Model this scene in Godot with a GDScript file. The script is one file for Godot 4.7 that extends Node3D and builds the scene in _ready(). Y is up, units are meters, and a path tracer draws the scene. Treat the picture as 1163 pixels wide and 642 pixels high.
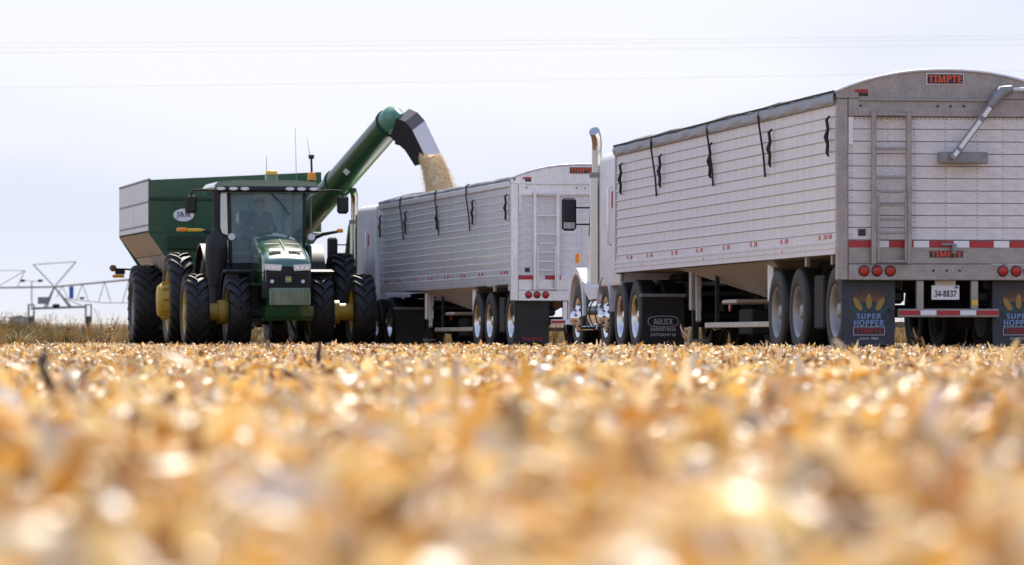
extends Node3D

# A harvest scene: a tractor and grain cart unloading into one of two hopper trailers in a field of chopped corn stalks.
# World: the camera stands at x 0, z 0 and looks along -z; "depth" below is -z.

var rng := RandomNumberGenerator.new()
var mats := {}
var T := {}            # shared textures


# ---------------------------------------------------------------- mesh collector
class MB:
	var v := PackedVector3Array()
	var n := PackedVector3Array()
	var c := PackedColorArray()
	var col := Color(1, 1, 1)
	var colored := false
	var xf := Transform3D()

	func tri3(a: Vector3, b: Vector3, d: Vector3, na: Vector3, nb: Vector3, nd: Vector3) -> void:
		var g := (b - a).cross(d - a)
		if g.length_squared() < 1e-16:
			return
		if g.dot(na + nb + nd) > 0.0:
			v.append(xf * a); v.append(xf * d); v.append(xf * b)
			n.append((xf.basis * na).normalized()); n.append((xf.basis * nd).normalized()); n.append((xf.basis * nb).normalized())
		else:
			v.append(xf * a); v.append(xf * b); v.append(xf * d)
			n.append((xf.basis * na).normalized()); n.append((xf.basis * nb).normalized()); n.append((xf.basis * nd).normalized())
		if colored:
			c.append(col); c.append(col); c.append(col)

	func tri(a: Vector3, b: Vector3, d: Vector3, away = null) -> void:
		var g := (b - a).cross(d - a).normalized()
		if away != null and g.dot((a + b + d) / 3.0 - away) < 0.0:
			g = -g
		tri3(a, b, d, g, g, g)

	func quad(a: Vector3, b: Vector3, d: Vector3, e: Vector3, away = null) -> void:
		tri(a, b, d, away)
		tri(a, d, e, away)

	func box(ctr: Vector3, size: Vector3, bev := 0.0) -> void:
		var h := size / 2.0
		if bev <= 0.0:
			for ax in 3:
				for s in [-1.0, 1.0]:
					var u := (ax + 1) % 3
					var w := (ax + 2) % 3
					var p := []
					for k in [[-1, -1], [1, -1], [1, 1], [-1, 1]]:
						var q := Vector3()
						q[ax] = s * h[ax]; q[u] = k[0] * h[u]; q[w] = k[1] * h[w]
						p.append(ctr + q)
					quad(p[0], p[1], p[2], p[3], ctr)
			return
		bev = minf(bev, minf(h.x, minf(h.y, h.z)) * 0.95)
		for ax in 3:
			var u := (ax + 1) % 3
			var w := (ax + 2) % 3
			for s in [-1.0, 1.0]:
				var p := []
				for k in [[-1, -1], [1, -1], [1, 1], [-1, 1]]:
					var q := Vector3()
					q[ax] = s * h[ax]; q[u] = k[0] * (h[u] - bev); q[w] = k[1] * (h[w] - bev)
					p.append(ctr + q)
				quad(p[0], p[1], p[2], p[3], ctr)
			for su in [-1.0, 1.0]:
				for sw in [-1.0, 1.0]:
					var p := []
					for k in [[0, -1], [0, 1], [1, 1], [1, -1]]:
						var q := Vector3()
						q[ax] = k[1] * (h[ax] - bev)
						q[u] = su * (h[u] - (bev if k[0] else 0.0))
						q[w] = sw * (h[w] - (0.0 if k[0] else bev))
						p.append(ctr + q)
					quad(p[0], p[1], p[2], p[3], ctr)
		for sx in [-1.0, 1.0]:
			for sy in [-1.0, 1.0]:
				for sz in [-1.0, 1.0]:
					var s := Vector3(sx, sy, sz)
					tri(ctr + s * (h - Vector3(0, bev, bev)), ctr + s * (h - Vector3(bev, 0, bev)), ctr + s * (h - Vector3(bev, bev, 0)), ctr)

	func bar(a: Vector3, b: Vector3, wd: float, ht: float, bev := 0.0, up := Vector3.UP) -> void:
		var f := (b - a).normalized()
		if absf(f.dot(up)) > 0.98:
			up = Vector3.RIGHT
		var r := f.cross(up).normalized()
		var old := xf
		xf = xf * Transform3D(Basis(r, r.cross(f), -f), (a + b) / 2.0)
		box(Vector3.ZERO, Vector3(wd, ht, (b - a).length()), bev)
		xf = old

	func ring(p: Vector3, r: Vector3, u: Vector3, rad: float, seg: int) -> Array:
		var o := []
		for i in seg:
			var t := TAU * i / seg
			var d := r * cos(t) + u * sin(t)
			o.append([p + d * rad, d])
		return o

	func tube(a: Vector3, b: Vector3, ra: float, rb := -1.0, seg := 10, caps := true) -> void:
		path([a, b], [ra, ra if rb < 0.0 else rb], seg, caps)

	func path(pts: Array, rad, seg := 8, caps := true) -> void:
		var f0: Vector3 = (pts[1] - pts[0]).normalized()
		var r := f0.cross(Vector3.UP if absf(f0.y) < 0.9 else Vector3.RIGHT).normalized()
		var rings := []
		for i in pts.size():
			var f: Vector3 = (pts[mini(i + 1, pts.size() - 1)] - pts[maxi(i - 1, 0)]).normalized()
			r = (r - f * r.dot(f)).normalized()
			rings.append(ring(pts[i], r, f.cross(r), rad[i] if rad is Array else rad, seg))
		for i in pts.size() - 1:
			for k in seg:
				var a = rings[i][k]; var b = rings[i][(k + 1) % seg]
				var d = rings[i + 1][(k + 1) % seg]; var e = rings[i + 1][k]
				tri3(a[0], b[0], d[0], a[1], b[1], d[1])
				tri3(a[0], d[0], e[0], a[1], d[1], e[1])
		if caps:
			for q in [[0, -f0], [pts.size() - 1, (pts[-1] - pts[-2]).normalized()]]:
				var rg = rings[q[0]]
				for k in range(1, seg - 1):
					tri3(rg[0][0], rg[k][0], rg[k + 1][0], q[1], q[1], q[1])

	# profile of Vector2(along x, radius), turned round the x axis
	func lathe(prof: Array, seg := 32, from := 0.0, to := TAU) -> void:
		var nn := []
		for i in prof.size() - 1:
			var d: Vector2 = prof[i + 1] - prof[i]
			nn.append(Vector2(-d.y, d.x).normalized())
		for i in prof.size() - 1:
			var n0: Vector2 = nn[i]
			var n1: Vector2 = nn[i]
			if i > 0 and nn[i].dot(nn[i - 1]) > 0.55:
				n0 = (nn[i] + nn[i - 1]).normalized()
			if i < nn.size() - 1 and nn[i].dot(nn[i + 1]) > 0.55:
				n1 = (nn[i] + nn[i + 1]).normalized()
			var p: Vector2 = prof[i]
			var q: Vector2 = prof[i + 1]
			for k in seg:
				var a := from + (to - from) * k / seg
				var b := from + (to - from) * (k + 1) / seg
				var ca := Vector2(cos(a), sin(a)); var cb := Vector2(cos(b), sin(b))
				var A := Vector3(p.x, p.y * ca.x, p.y * ca.y); var B := Vector3(p.x, p.y * cb.x, p.y * cb.y)
				var C := Vector3(q.x, q.y * cb.x, q.y * cb.y); var D := Vector3(q.x, q.y * ca.x, q.y * ca.y)
				var nA := Vector3(n0.x, n0.y * ca.x, n0.y * ca.y); var nB := Vector3(n0.x, n0.y * cb.x, n0.y * cb.y)
				var nC := Vector3(n1.x, n1.y * cb.x, n1.y * cb.y); var nD := Vector3(n1.x, n1.y * ca.x, n1.y * ca.y)
				tri3(A, B, C, nA, nB, nC)
				tri3(A, C, D, nA, nC, nD)

	# polygon in the plane of px, py, pushed along px x py from z0 to z1
	func prism(poly: PackedVector2Array, o: Vector3, px: Vector3, py: Vector3, z0: float, z1: float, smooth := false) -> void:
		var pz := px.cross(py).normalized()
		var idx := Geometry2D.triangulate_polygon(poly)
		var area := 0.0
		for i in poly.size():
			area += poly[i].cross(poly[(i + 1) % poly.size()])
		var at := func(q: Vector2, z: float) -> Vector3: return o + px * q.x + py * q.y + pz * z
		for k in range(0, idx.size(), 3):
			var a := poly[idx[k]]; var b := poly[idx[k + 1]]; var d := poly[idx[k + 2]]
			tri3(at.call(a, z0), at.call(b, z0), at.call(d, z0), -pz, -pz, -pz)
			tri3(at.call(a, z1), at.call(b, z1), at.call(d, z1), pz, pz, pz)
		var m := poly.size()
		var ns := []
		for i in m:
			var e := (poly[(i + 1) % m] - poly[i]).normalized() * signf(area)
			ns.append(Vector2(e.y, -e.x))
		for i in m:
			var a := poly[i]; var b := poly[(i + 1) % m]
			var na: Vector2 = ns[i]; var nb: Vector2 = ns[i]
			if smooth:
				if ns[i].dot(ns[(i + m - 1) % m]) > 0.6:
					na = (ns[i] + ns[(i + m - 1) % m]).normalized()
				if ns[i].dot(ns[(i + 1) % m]) > 0.6:
					nb = (ns[i] + ns[(i + 1) % m]).normalized()
			var NA := px * na.x + py * na.y; var NB := px * nb.x + py * nb.y
			tri3(at.call(a, z0), at.call(b, z0), at.call(b, z1), NA, NB, NB)
			tri3(at.call(a, z0), at.call(b, z1), at.call(a, z1), NA, NB, NA)

	# a grid of points [row][column], smooth
	func grid(g: Array) -> void:
		var rows := g.size()
		var cols: int = g[0].size()
		var nn := []
		for i in rows:
			var line := []
			for j in cols:
				var du: Vector3 = g[i][mini(j + 1, cols - 1)] - g[i][maxi(j - 1, 0)]
				var dv: Vector3 = g[mini(i + 1, rows - 1)][j] - g[maxi(i - 1, 0)][j]
				line.append(du.cross(dv).normalized())
			nn.append(line)
		for i in rows - 1:
			for j in cols - 1:
				tri3(g[i][j], g[i][j + 1], g[i + 1][j + 1], nn[i][j], nn[i][j + 1], nn[i + 1][j + 1])
				tri3(g[i][j], g[i + 1][j + 1], g[i + 1][j], nn[i][j], nn[i + 1][j + 1], nn[i + 1][j])

	func mesh() -> ArrayMesh:
		var a := []
		a.resize(Mesh.ARRAY_MAX)
		a[Mesh.ARRAY_VERTEX] = v
		a[Mesh.ARRAY_NORMAL] = n
		if colored:
			a[Mesh.ARRAY_COLOR] = c
		var m := ArrayMesh.new()
		m.add_surface_from_arrays(Mesh.PRIMITIVE_TRIANGLES, a)
		return m


# ---------------------------------------------------------------- nodes
func thing(called: String, label: String, category: String, at := Vector3.ZERO, group := "", kind := "") -> Node3D:
	var o := Node3D.new()
	o.name = called
	add_child(o, true)
	o.position = at
	tag(o, label, category, group, kind)
	return o

func tag(o: Node, label: String, category: String, group := "", kind := "") -> void:
	if label: o.set_meta("label", label)
	if category: o.set_meta("category", category)
	if group: o.set_meta("group", group)
	if kind: o.set_meta("kind", kind)

func part(parent: Node, called: String, shape, m: Material, at := Transform3D(), label := "") -> MeshInstance3D:
	var o := MeshInstance3D.new()
	o.name = called
	o.mesh = shape.mesh() if shape is MB else shape
	o.material_override = m
	o.transform = at
	if label: o.set_meta("label", label)
	parent.add_child(o, true)
	return o

func sub(parent: Node, called: String, at := Transform3D(), label := "") -> Node3D:
	var o := Node3D.new()
	o.name = called
	o.transform = at
	if label: o.set_meta("label", label)
	parent.add_child(o, true)
	return o

func P(x: float, y: float, z: float) -> Vector3: return Vector3(x, y, z)
func at(x: float, y: float, z: float) -> Transform3D: return Transform3D(Basis(), Vector3(x, y, z))

func boxp(parent: Node, called: String, m: Material, ctr: Vector3, size: Vector3, bev := 0.006) -> MeshInstance3D:
	var b := MB.new()
	b.box(Vector3.ZERO, size, bev)
	return part(parent, called, b, m, Transform3D(Basis(), ctr))

func lettering(parent: Node, words: String, size: Vector2, xf: Transform3D, m: Material, serif := false) -> void:
	var t := TextMesh.new()
	var f := SystemFont.new()
	f.font_names = PackedStringArray(["Droid Serif" if serif else "Droid Sans"])
	f.font_weight = 700
	t.font = f
	t.text = words
	t.font_size = 64
	t.pixel_size = 0.01
	t.depth = 0.2
	var bb := t.get_aabb()
	var o := MeshInstance3D.new()
	o.name = "lettering"
	o.mesh = t
	o.material_override = m
	var k := Vector3(size.x / maxf(bb.size.x, 0.01), size.y / maxf(bb.size.y, 0.01), 0.02)
	o.transform = xf * Transform3D(Basis().scaled(k), -bb.get_center() * k)
	parent.add_child(o, true)


# ---------------------------------------------------------------- textures and materials
func noise(kind: int, freq: float, octaves := 4, sd := 1) -> FastNoiseLite:
	var f := FastNoiseLite.new()
	f.noise_type = kind
	f.frequency = freq
	f.fractal_octaves = octaves
	f.seed = sd
	return f

func grime(size: int, freq: float, lo: float, hi: float, sd: int, stretch := 1.0) -> ImageTexture:
	var f := noise(FastNoiseLite.TYPE_SIMPLEX_SMOOTH, freq, 5, sd)
	var g := noise(FastNoiseLite.TYPE_SIMPLEX, freq * 7.0, 3, sd + 5)
	var im := Image.create(size, size, true, Image.FORMAT_RGB8)
	for y in size:
		for x in size:
			# blended over the border so that the tile repeats without a seam
			var wx := clampf((x - size * 0.8) / (size * 0.2), 0.0, 1.0)
			var a := f.get_noise_2d(x, y * stretch)
			var b := f.get_noise_2d(x - size, y * stretch)
			var s := lerpf(a, b, wx) * 0.7 + g.get_noise_2d(x, y * stretch) * 0.5
			var k := lerpf(lo, hi, clampf(0.5 + s, 0.0, 1.0))
			im.set_pixel(x, y, Color(k, k * 0.985, k * 0.96))
	im.generate_mipmaps()
	return ImageTexture.create_from_image(im)

func lin(r: float, g: float, b: float) -> Color:
	return Color(r, g, b).linear_to_srgb()

func mat(called: String, color: Color, rough: float, metal := 0.0, tex = null, scale := 1.0) -> StandardMaterial3D:
	var m := StandardMaterial3D.new()
	m.resource_name = called
	m.albedo_color = color
	m.roughness = rough
	m.metallic = metal
	if tex:
		m.albedo_texture = tex
		m.uv1_triplanar = true
		m.uv1_scale = Vector3.ONE * scale
	mats[called] = m
	return m

func relief(m: StandardMaterial3D, tex: Texture2D, cm: float) -> StandardMaterial3D:
	m.heightmap_enabled = true
	m.heightmap_texture = tex
	m.heightmap_scale = cm
	return m

func make_materials() -> void:
	T.grime = grime(384, 0.010, 0.86, 1.0, 3)
	T.rough = grime(256, 0.03, 0.55, 1.0, 11)
	T.streak = grime(384, 0.02, 0.91, 1.0, 21, 0.35)
	T.dust = grime(256, 0.02, 0.45, 1.0, 31)
	mat("white_paint", lin(0.80, 0.82, 0.90), 0.35, 0.0, T.streak, 0.7)
	mat("panel_white", lin(0.76, 0.76, 0.82), 0.42, 0.0, T.streak, 0.6)
	mat("aluminium", lin(0.40, 0.38, 0.39), 0.45, 0.45, T.grime, 0.9)
	mat("bright_aluminium", lin(0.78, 0.81, 0.89), 0.32, 0.5, T.streak, 0.8)
	mat("slat_aluminium", lin(0.76, 0.80, 0.90), 0.28, 0.5, T.streak, 0.3)
	mat("hopper_aluminium", lin(0.62, 0.58, 0.53), 0.5, 0.7, T.grime, 0.8)
	mat("chrome", lin(0.72, 0.72, 0.74), 0.08, 1.0)
	mat("stack_chrome", lin(0.48, 0.46, 0.44), 0.16, 1.0)
	mat("rim_alloy", lin(0.72, 0.73, 0.76), 0.22, 1.0, T.grime, 2.0)
	mat("rim_dull", lin(0.36, 0.36, 0.38), 0.5, 0.6, T.grime, 2.0)
	relief(mat("rubber", lin(0.017, 0.017, 0.019), 0.62, 0.0, T.dust, 2.5), T.rough, 0.3)
	relief(mat("field_rubber", lin(0.022, 0.021, 0.021), 0.58, 0.0, T.dust, 2.0), T.rough, 0.5)
	mat("black_plastic", lin(0.014, 0.014, 0.016), 0.55, 0.0, T.dust, 2.0)
	mat("black_frame", lin(0.018, 0.018, 0.02), 0.75, 0.0, T.dust, 2.0)
	mat("flap_blue", lin(0.045, 0.052, 0.075), 0.6, 0.0, T.grime, 1.5)
	mat("flap_black", lin(0.012, 0.012, 0.014), 0.5, 0.0, T.dust, 1.5)
	var g := mat("green_paint", lin(0.014, 0.10, 0.036), 0.2, 0.0, T.grime, 0.8)
	g.clearcoat_enabled = true
	g.clearcoat = 1.0
	g.clearcoat_roughness = 0.06
	g.metallic_specular = 0.75
	var g2 := mat("cart_green", lin(0.010, 0.085, 0.036), 0.33, 0.0, T.grime, 0.5)
	g2.clearcoat_enabled = true
	g2.clearcoat = 0.4
	g2.clearcoat_roughness = 0.15
	mat("lime_green", lin(0.15, 0.48, 0.07), 0.35, 0.0, T.grime, 0.8)
	mat("dark_green", lin(0.006, 0.032, 0.016), 0.4)
	mat("cart_side_glare", lin(0.60, 0.60, 0.62), 0.35, 0.15, T.streak, 0.6)  # pale grey paints sky glare onto the cart's green side panels
	mat("hub_yellow", lin(0.52, 0.36, 0.035), 0.5, 0.0, T.grime, 1.5)
	mat("yellow", lin(0.75, 0.50, 0.02), 0.4)
	mat("amber", lin(0.85, 0.28, 0.01), 0.2)
	mat("red_lens", lin(0.42, 0.012, 0.014), 0.18)
	mat("red_tape", lin(0.40, 0.018, 0.026), 0.3)
	mat("white_tape", lin(0.78, 0.79, 0.82), 0.3)
	mat("sign_red", lin(0.72, 0.10, 0.04), 0.4)
	mat("print_red", lin(0.34, 0.03, 0.03), 0.6)
	mat("sign_dark", lin(0.02, 0.02, 0.03), 0.4)
	mat("print_blue", lin(0.19, 0.31, 0.56), 0.6)
	mat("print_white", lin(0.40, 0.41, 0.44), 0.6)
	mat("print_gold", lin(0.32, 0.20, 0.05), 0.6)
	mat("print_brown", lin(0.19, 0.10, 0.05), 0.6)
	mat("print_green", lin(0.025, 0.075, 0.075), 0.6)
	mat("plate_blue", lin(0.03, 0.16, 0.55), 0.4)
	mat("blue_cabinet", lin(0.03, 0.12, 0.50), 0.5)
	mat("galvanised", lin(0.30, 0.31, 0.34), 0.5, 0.3, T.grime, 0.5)
	mat("tarp", lin(0.24, 0.26, 0.31), 0.42, 0.0, T.grime, 0.7)
	mat("lens", lin(0.75, 0.76, 0.78), 0.08)
	mat("wire", lin(0.10, 0.10, 0.11), 0.6)
	mat("seat_cloth", lin(0.03, 0.03, 0.032), 0.9)
	mat("shed_blue", lin(0.25, 0.33, 0.50), 0.7)
	var gl := mat("cab_glass", lin(0.10, 0.21, 0.25), 0.03)
	gl.transparency = BaseMaterial3D.TRANSPARENCY_ALPHA
	gl.albedo_color.a = 0.42
	var gd := mat("mirror_glass", lin(0.45, 0.46, 0.48), 0.05, 1.0)
	gd.metallic_specular = 0.6


# ---------------------------------------------------------------- wheels (axis along x, outer face towards +x)
var shapes := {}

func road_tyre() -> ArrayMesh:
	if not shapes.has("road_tyre"):
		var b := MB.new()
		var r := 0.52
		var prof := [Vector2(-0.10, 0.285), Vector2(-0.125, 0.31), Vector2(-0.142, 0.38), Vector2(-0.14, 0.44), Vector2(-0.128, 0.49), Vector2(-0.112, 0.512)]
		for g in [-0.075, -0.027, 0.027, 0.075]:
			prof.append_array([Vector2(g - 0.008, r), Vector2(g - 0.006, r - 0.014), Vector2(g + 0.006, r - 0.014), Vector2(g + 0.008, r)])
		prof.append_array([Vector2(0.112, 0.512), Vector2(0.128, 0.49), Vector2(0.14, 0.44), Vector2(0.142, 0.38), Vector2(0.136, 0.335), Vector2(0.125, 0.31), Vector2(0.10, 0.285)])
		b.lathe(prof, 48)
		shapes.road_tyre = b.mesh()
	return shapes.road_tyre

func road_rim(convex: bool) -> Array:
	var key := "rim_out" if convex else "rim_in"
	if not shapes.has(key):
		var b := MB.new()
		var h := MB.new()
		var nuts := MB.new()
		if convex:
			b.lathe([Vector2(-0.12, 0.286), Vector2(0.05, 0.272), Vector2(0.10, 0.276), Vector2(0.122, 0.30), Vector2(0.13, 0.302), Vector2(0.128, 0.288), Vector2(0.095, 0.266), Vector2(0.085, 0.245), Vector2(0.135, 0.20), Vector2(0.165, 0.16), Vector2(0.168, 0.11)], 40)
			h.lathe([Vector2(0.15, 0.115), Vector2(0.20, 0.105), Vector2(0.235, 0.075), Vector2(0.245, 0.03), Vector2(0.246, 0.0)], 20)
		else:
			b.lathe([Vector2(-0.12, 0.286), Vector2(0.05, 0.272), Vector2(0.10, 0.276), Vector2(0.122, 0.30), Vector2(0.13, 0.302), Vector2(0.128, 0.288), Vector2(0.08, 0.262), Vector2(0.02, 0.25), Vector2(-0.03, 0.215), Vector2(-0.05, 0.16), Vector2(-0.05, 0.10)], 40)
			h.lathe([Vector2(-0.06, 0.112), Vector2(0.05, 0.095), Vector2(0.09, 0.08), Vector2(0.10, 0.04), Vector2(0.10, 0.0)], 20)
		for k in 10:
			var t := TAU * k / 10.0
			var x := 0.158 if convex else -0.055
			var p := Vector3(x, 0.142 * cos(t), 0.142 * sin(t))
			nuts.tube(p, p + Vector3(0.045, 0, 0), 0.017, 0.014, 6)
		var holes := MB.new()
		for k in 10:
			var t := TAU * (k + 0.5) / 10.0
			var x := 0.118 if convex else -0.028
			var o := Vector3(x, 0.214 * cos(t), 0.214 * sin(t))
			var nrm := Vector3(0.7, 0.7 * cos(t), 0.7 * sin(t)).normalized() if convex else Vector3(0.85, -0.5 * cos(t), -0.5 * sin(t)).normalized()
			holes.tube(o - nrm * 0.01, o + nrm * 0.007, 0.026, 0.026, 10)
		shapes[key] = [b.mesh(), h.mesh(), nuts.mesh(), holes.mesh()]
	return shapes[key]

func road_wheel(parent: Node, x: float, z: float, side: float, convex: bool, rim_mat: Material, full := true) -> Node3D:
	var turn := Basis(Vector3.UP, 0.0 if side > 0 else PI)
	var w := sub(parent, "wheel", Transform3D(turn * Basis(Vector3.RIGHT, rng.randf() * TAU), Vector3(x, 0.515, z)))
	part(w, "tyre", road_tyre(), mats.rubber)
	var m := road_rim(convex)
	part(w, "rim", m[0], rim_mat)
	if full:
		part(w, "hub", m[1], rim_mat)
		part(w, "lug_nut_ring", m[2], mats.chrome)
		part(w, "hand_hole_ring", m[3], mats.sign_dark)
	return w

func field_tyre(r: float, w: float, rim_r: float, lugs: int) -> ArrayMesh:
	var key := "field_%.2f_%.2f" % [r, w]
	if shapes.has(key):
		return shapes[key]
	var b := MB.new()
	var base := r - 0.05
	var prof := [Vector2(-w * 0.40, rim_r - 0.01), Vector2(-w * 0.46, rim_r + 0.03), Vector2(-w * 0.50, lerpf(rim_r, r, 0.35)), Vector2(-w * 0.495, lerpf(rim_r, r, 0.6)), Vector2(-w * 0.455, base - 0.055), Vector2(-w * 0.40, base - 0.018), Vector2(-w * 0.2, base), Vector2(w * 0.2, base), Vector2(w * 0.40, base - 0.018), Vector2(w * 0.455, base - 0.055), Vector2(w * 0.495, lerpf(rim_r, r, 0.6)), Vector2(w * 0.50, lerpf(rim_r, r, 0.35)), Vector2(w * 0.46, rim_r + 0.03), Vector2(w * 0.40, rim_r - 0.01)]
	b.lathe(prof, 48)
	var span := 0.62 * w / r
	var pos := func(x: float, a: float, rad: float) -> Vector3: return Vector3(x, rad * cos(a), rad * sin(a))
	for side in [-1.0, 1.0]:
		for j in lugs:
			var a0 := TAU * (j + (0.5 if side > 0 else 0.0)) / lugs
			var rows := []
			for k in 6:
				var t: float = [-0.06, 0.2, 0.5, 0.8, 0.97, 1.06][k]
				var top: float = [r, r, r - 0.002, r - 0.008, r - 0.045, r - 0.13][k]
				var low := top - 0.075
				var hw: float = [0.020, 0.021, 0.023, 0.027, 0.03, 0.03][k] / r
				var x: float = side * minf(t, 1.03) * w * 0.49
				var a := a0 - pow(maxf(t, 0.0), 0.85) * span + (0.03 if t < 0 else 0.0)
				rows.append([pos.call(x, a - hw * 1.5, low), pos.call(x, a - hw, top), pos.call(x, a + hw, top), pos.call(x, a + hw * 1.5, low)])
			for k in 5:
				var mid: Vector3 = (rows[k][0] + rows[k][3] + rows[k + 1][0] + rows[k + 1][3]) / 4.0
				for e in 3:
					b.quad(rows[k][e], rows[k][e + 1], rows[k + 1][e + 1], rows[k + 1][e], mid)
			b.quad(rows[0][0], rows[0][1], rows[0][2], rows[0][3], rows[1][1])
	shapes[key] = b.mesh()
	return shapes[key]

func field_wheel(parent: Node, x: float, z: float, side: float, r: float, w: float, rim_r: float, rim_mat: Material, hub_out := 0.0, called := "wheel") -> Node3D:
	var o := sub(parent, called, Transform3D(Basis(Vector3.RIGHT, rng.randf() * 0.3), Vector3(x, r - 0.03, z)))
	part(o, "tyre", field_tyre(r, w, rim_r, 21 if r > 0.8 else 18), mats.field_rubber)
	var turn := Transform3D(Basis(Vector3.UP, 0.0 if side > 0 else PI), Vector3.ZERO)
	var b := MB.new()
	b.lathe([Vector2(-w * 0.42, rim_r + 0.025), Vector2(-w * 0.40, rim_r - 0.02), Vector2(-w * 0.1, rim_r - 0.06), Vector2(w * 0.3, rim_r - 0.03), Vector2(w * 0.42, rim_r + 0.025), Vector2(w * 0.435, rim_r + 0.03), Vector2(w * 0.43, rim_r + 0.005), Vector2(w * 0.33, rim_r - 0.05), Vector2(0.05, rim_r - 0.08), Vector2(0.04, rim_r * 0.62), Vector2(0.09, rim_r * 0.5), Vector2(0.09, 0.12)], 36)
	part(o, "rim", b, rim_mat, turn)
	var h := MB.new()
	if hub_out > 0.0:
		var k := rim_r * 0.62
		h.lathe([Vector2(0.04, k), Vector2(hub_out * 0.45, k), Vector2(hub_out * 0.55, k * 0.94), Vector2(hub_out * 0.85, k * 0.92), Vector2(hub_out, k * 0.8), Vector2(hub_out, 0.0)], 24)
		for i in 10:
			var t := TAU * i / 10
			var p := Vector3(hub_out * 0.5, k * 0.97 * cos(t), k * 0.97 * sin(t))
			h.tube(p, p + Vector3(hub_out * 0.3, 0, 0), 0.035, 0.03, 6)
	else:
		h.lathe([Vector2(0.08, 0.17), Vector2(0.2, 0.15), Vector2(0.22, 0.10), Vector2(0.22, 0.0)], 20)
	part(o, "hub", h, rim_mat, turn)
	return o


# ---------------------------------------------------------------- hopper trailers: origin on the ground under the middle of the tailgate, forward is -z
func slat_shape(length: float, height: float) -> ArrayMesh:
	var key := "slat_%.2f_%.3f" % [length, height]
	if not shapes.has(key):
		var b := MB.new()
		# cross section: x outwards, y up; a raised rib along the lower edge
		b.prism(PackedVector2Array([Vector2(-0.025, 0), Vector2(0.010, 0), Vector2(0.014, 0.004), Vector2(0.014, 0.016), Vector2(0.008, 0.022), Vector2(0, 0.026), Vector2(0, height - 0.004), Vector2(-0.025, height - 0.004)]), Vector3.ZERO, Vector3.RIGHT, Vector3.UP, 0.0, length)
		shapes[key] = b.mesh()
	return shapes[key]

func flap_print(f: Node3D, rich: bool) -> void:
	# printed on the flap, local origin at the flap's centre, facing +z
	var z := 0.009
	if not rich:
		lettering(f, "TIMPTE", Vector2(0.36, 0.055), at(0, -0.29, z), mats.print_red)
		return
	var ears := MB.new()
	for e in [[-0.13, 0.10, 0.55], [0.0, 0.13, 0.0], [0.13, 0.10, -0.55]]:
		var poly := PackedVector2Array()
		for k in 12:
			var t := TAU * k / 12
			poly.append(Vector2(0.036 * sin(t) * (1.0 if cos(t) < 0 else 0.85), 0.085 * cos(t)).rotated(e[2]) + Vector2(e[0], e[1]))
		ears.prism(poly, Vector3(0, 0, z), Vector3.RIGHT, Vector3.UP, -0.001, 0.001)
	part(f, "ear_print", ears, mats.print_gold)
	var silk := MB.new()
	for k in 15:
		var t := lerpf(-0.95, 0.95, k / 14.0)
		var d := Vector2(sin(t), cos(t))
		var o := Vector2(t * 0.10, 0.13)
		var s := Vector2(d.y, -d.x) * 0.007
		silk.prism(PackedVector2Array([o - s, o + s, o + d * (0.14 + 0.02 * (k % 2)) + s * 0.3, o + d * (0.14 + 0.02 * (k % 2)) - s * 0.3]), Vector3(0, 0, z - 0.0025), Vector3.RIGHT, Vector3.UP, -0.001, 0.001)
	part(f, "silk_print", silk, mats.print_brown)
	var husk := MB.new()
	for e in [[-0.17, -0.01, 0.9], [-0.07, 0.01, 0.35], [0.07, 0.01, -0.35], [0.17, -0.01, -0.9]]:
		var q := PackedVector2Array()
		for p in [Vector2(-0.03, 0), Vector2(0.03, 0), Vector2(0.025, 0.08), Vector2(0, 0.15), Vector2(-0.025, 0.08)]:
			q.append(p.rotated(e[2]) + Vector2(e[0] * 0.7, e[1]))
		husk.prism(q, Vector3(0, 0, z - 0.005), Vector3.RIGHT, Vector3.UP, -0.001, 0.001)
	part(f, "husk_print", husk, mats.print_green)
	lettering(f, "SUPER", Vector2(0.28, 0.062), at(0.0, -0.035, z), mats.print_blue)
	lettering(f, "HOPPER", Vector2(0.345, 0.070), at(0.0, -0.11, z), mats.print_blue)
	var fr := MB.new()
	for s in [-1.0, 1.0]:
		fr.box(Vector3(0, -0.20 + s * 0.045, z), Vector3(0.36, 0.008, 0.003))
		fr.box(Vector3(s * 0.176, -0.20, z), Vector3(0.008, 0.082, 0.003))
	part(f, "frame_print", fr, mats.print_white)
	lettering(f, "TIMPTE", Vector2(0.30, 0.060), at(0.0, -0.20, z), mats.print_red)
	lettering(f, "Since 1884", Vector2(0.21, 0.032), at(0.0, -0.283, z), mats.print_white)

func brand_sign(t: Node, at0: Transform3D, size: Vector2) -> void:
	var s := sub(t, "name_plate", at0)
	boxp(s, "border", mats.white_tape, Vector3.ZERO, Vector3(size.x, size.y, 0.012), 0.002)
	boxp(s, "field", mats.sign_dark, Vector3(0, 0, 0.005), Vector3(size.x - 0.02, size.y - 0.018, 0.01), 0.001)
	lettering(s, "TIMPTE", Vector2(size.x - 0.05, size.y - 0.045), at(0, 0, 0.0125), mats.sign_red)

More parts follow.
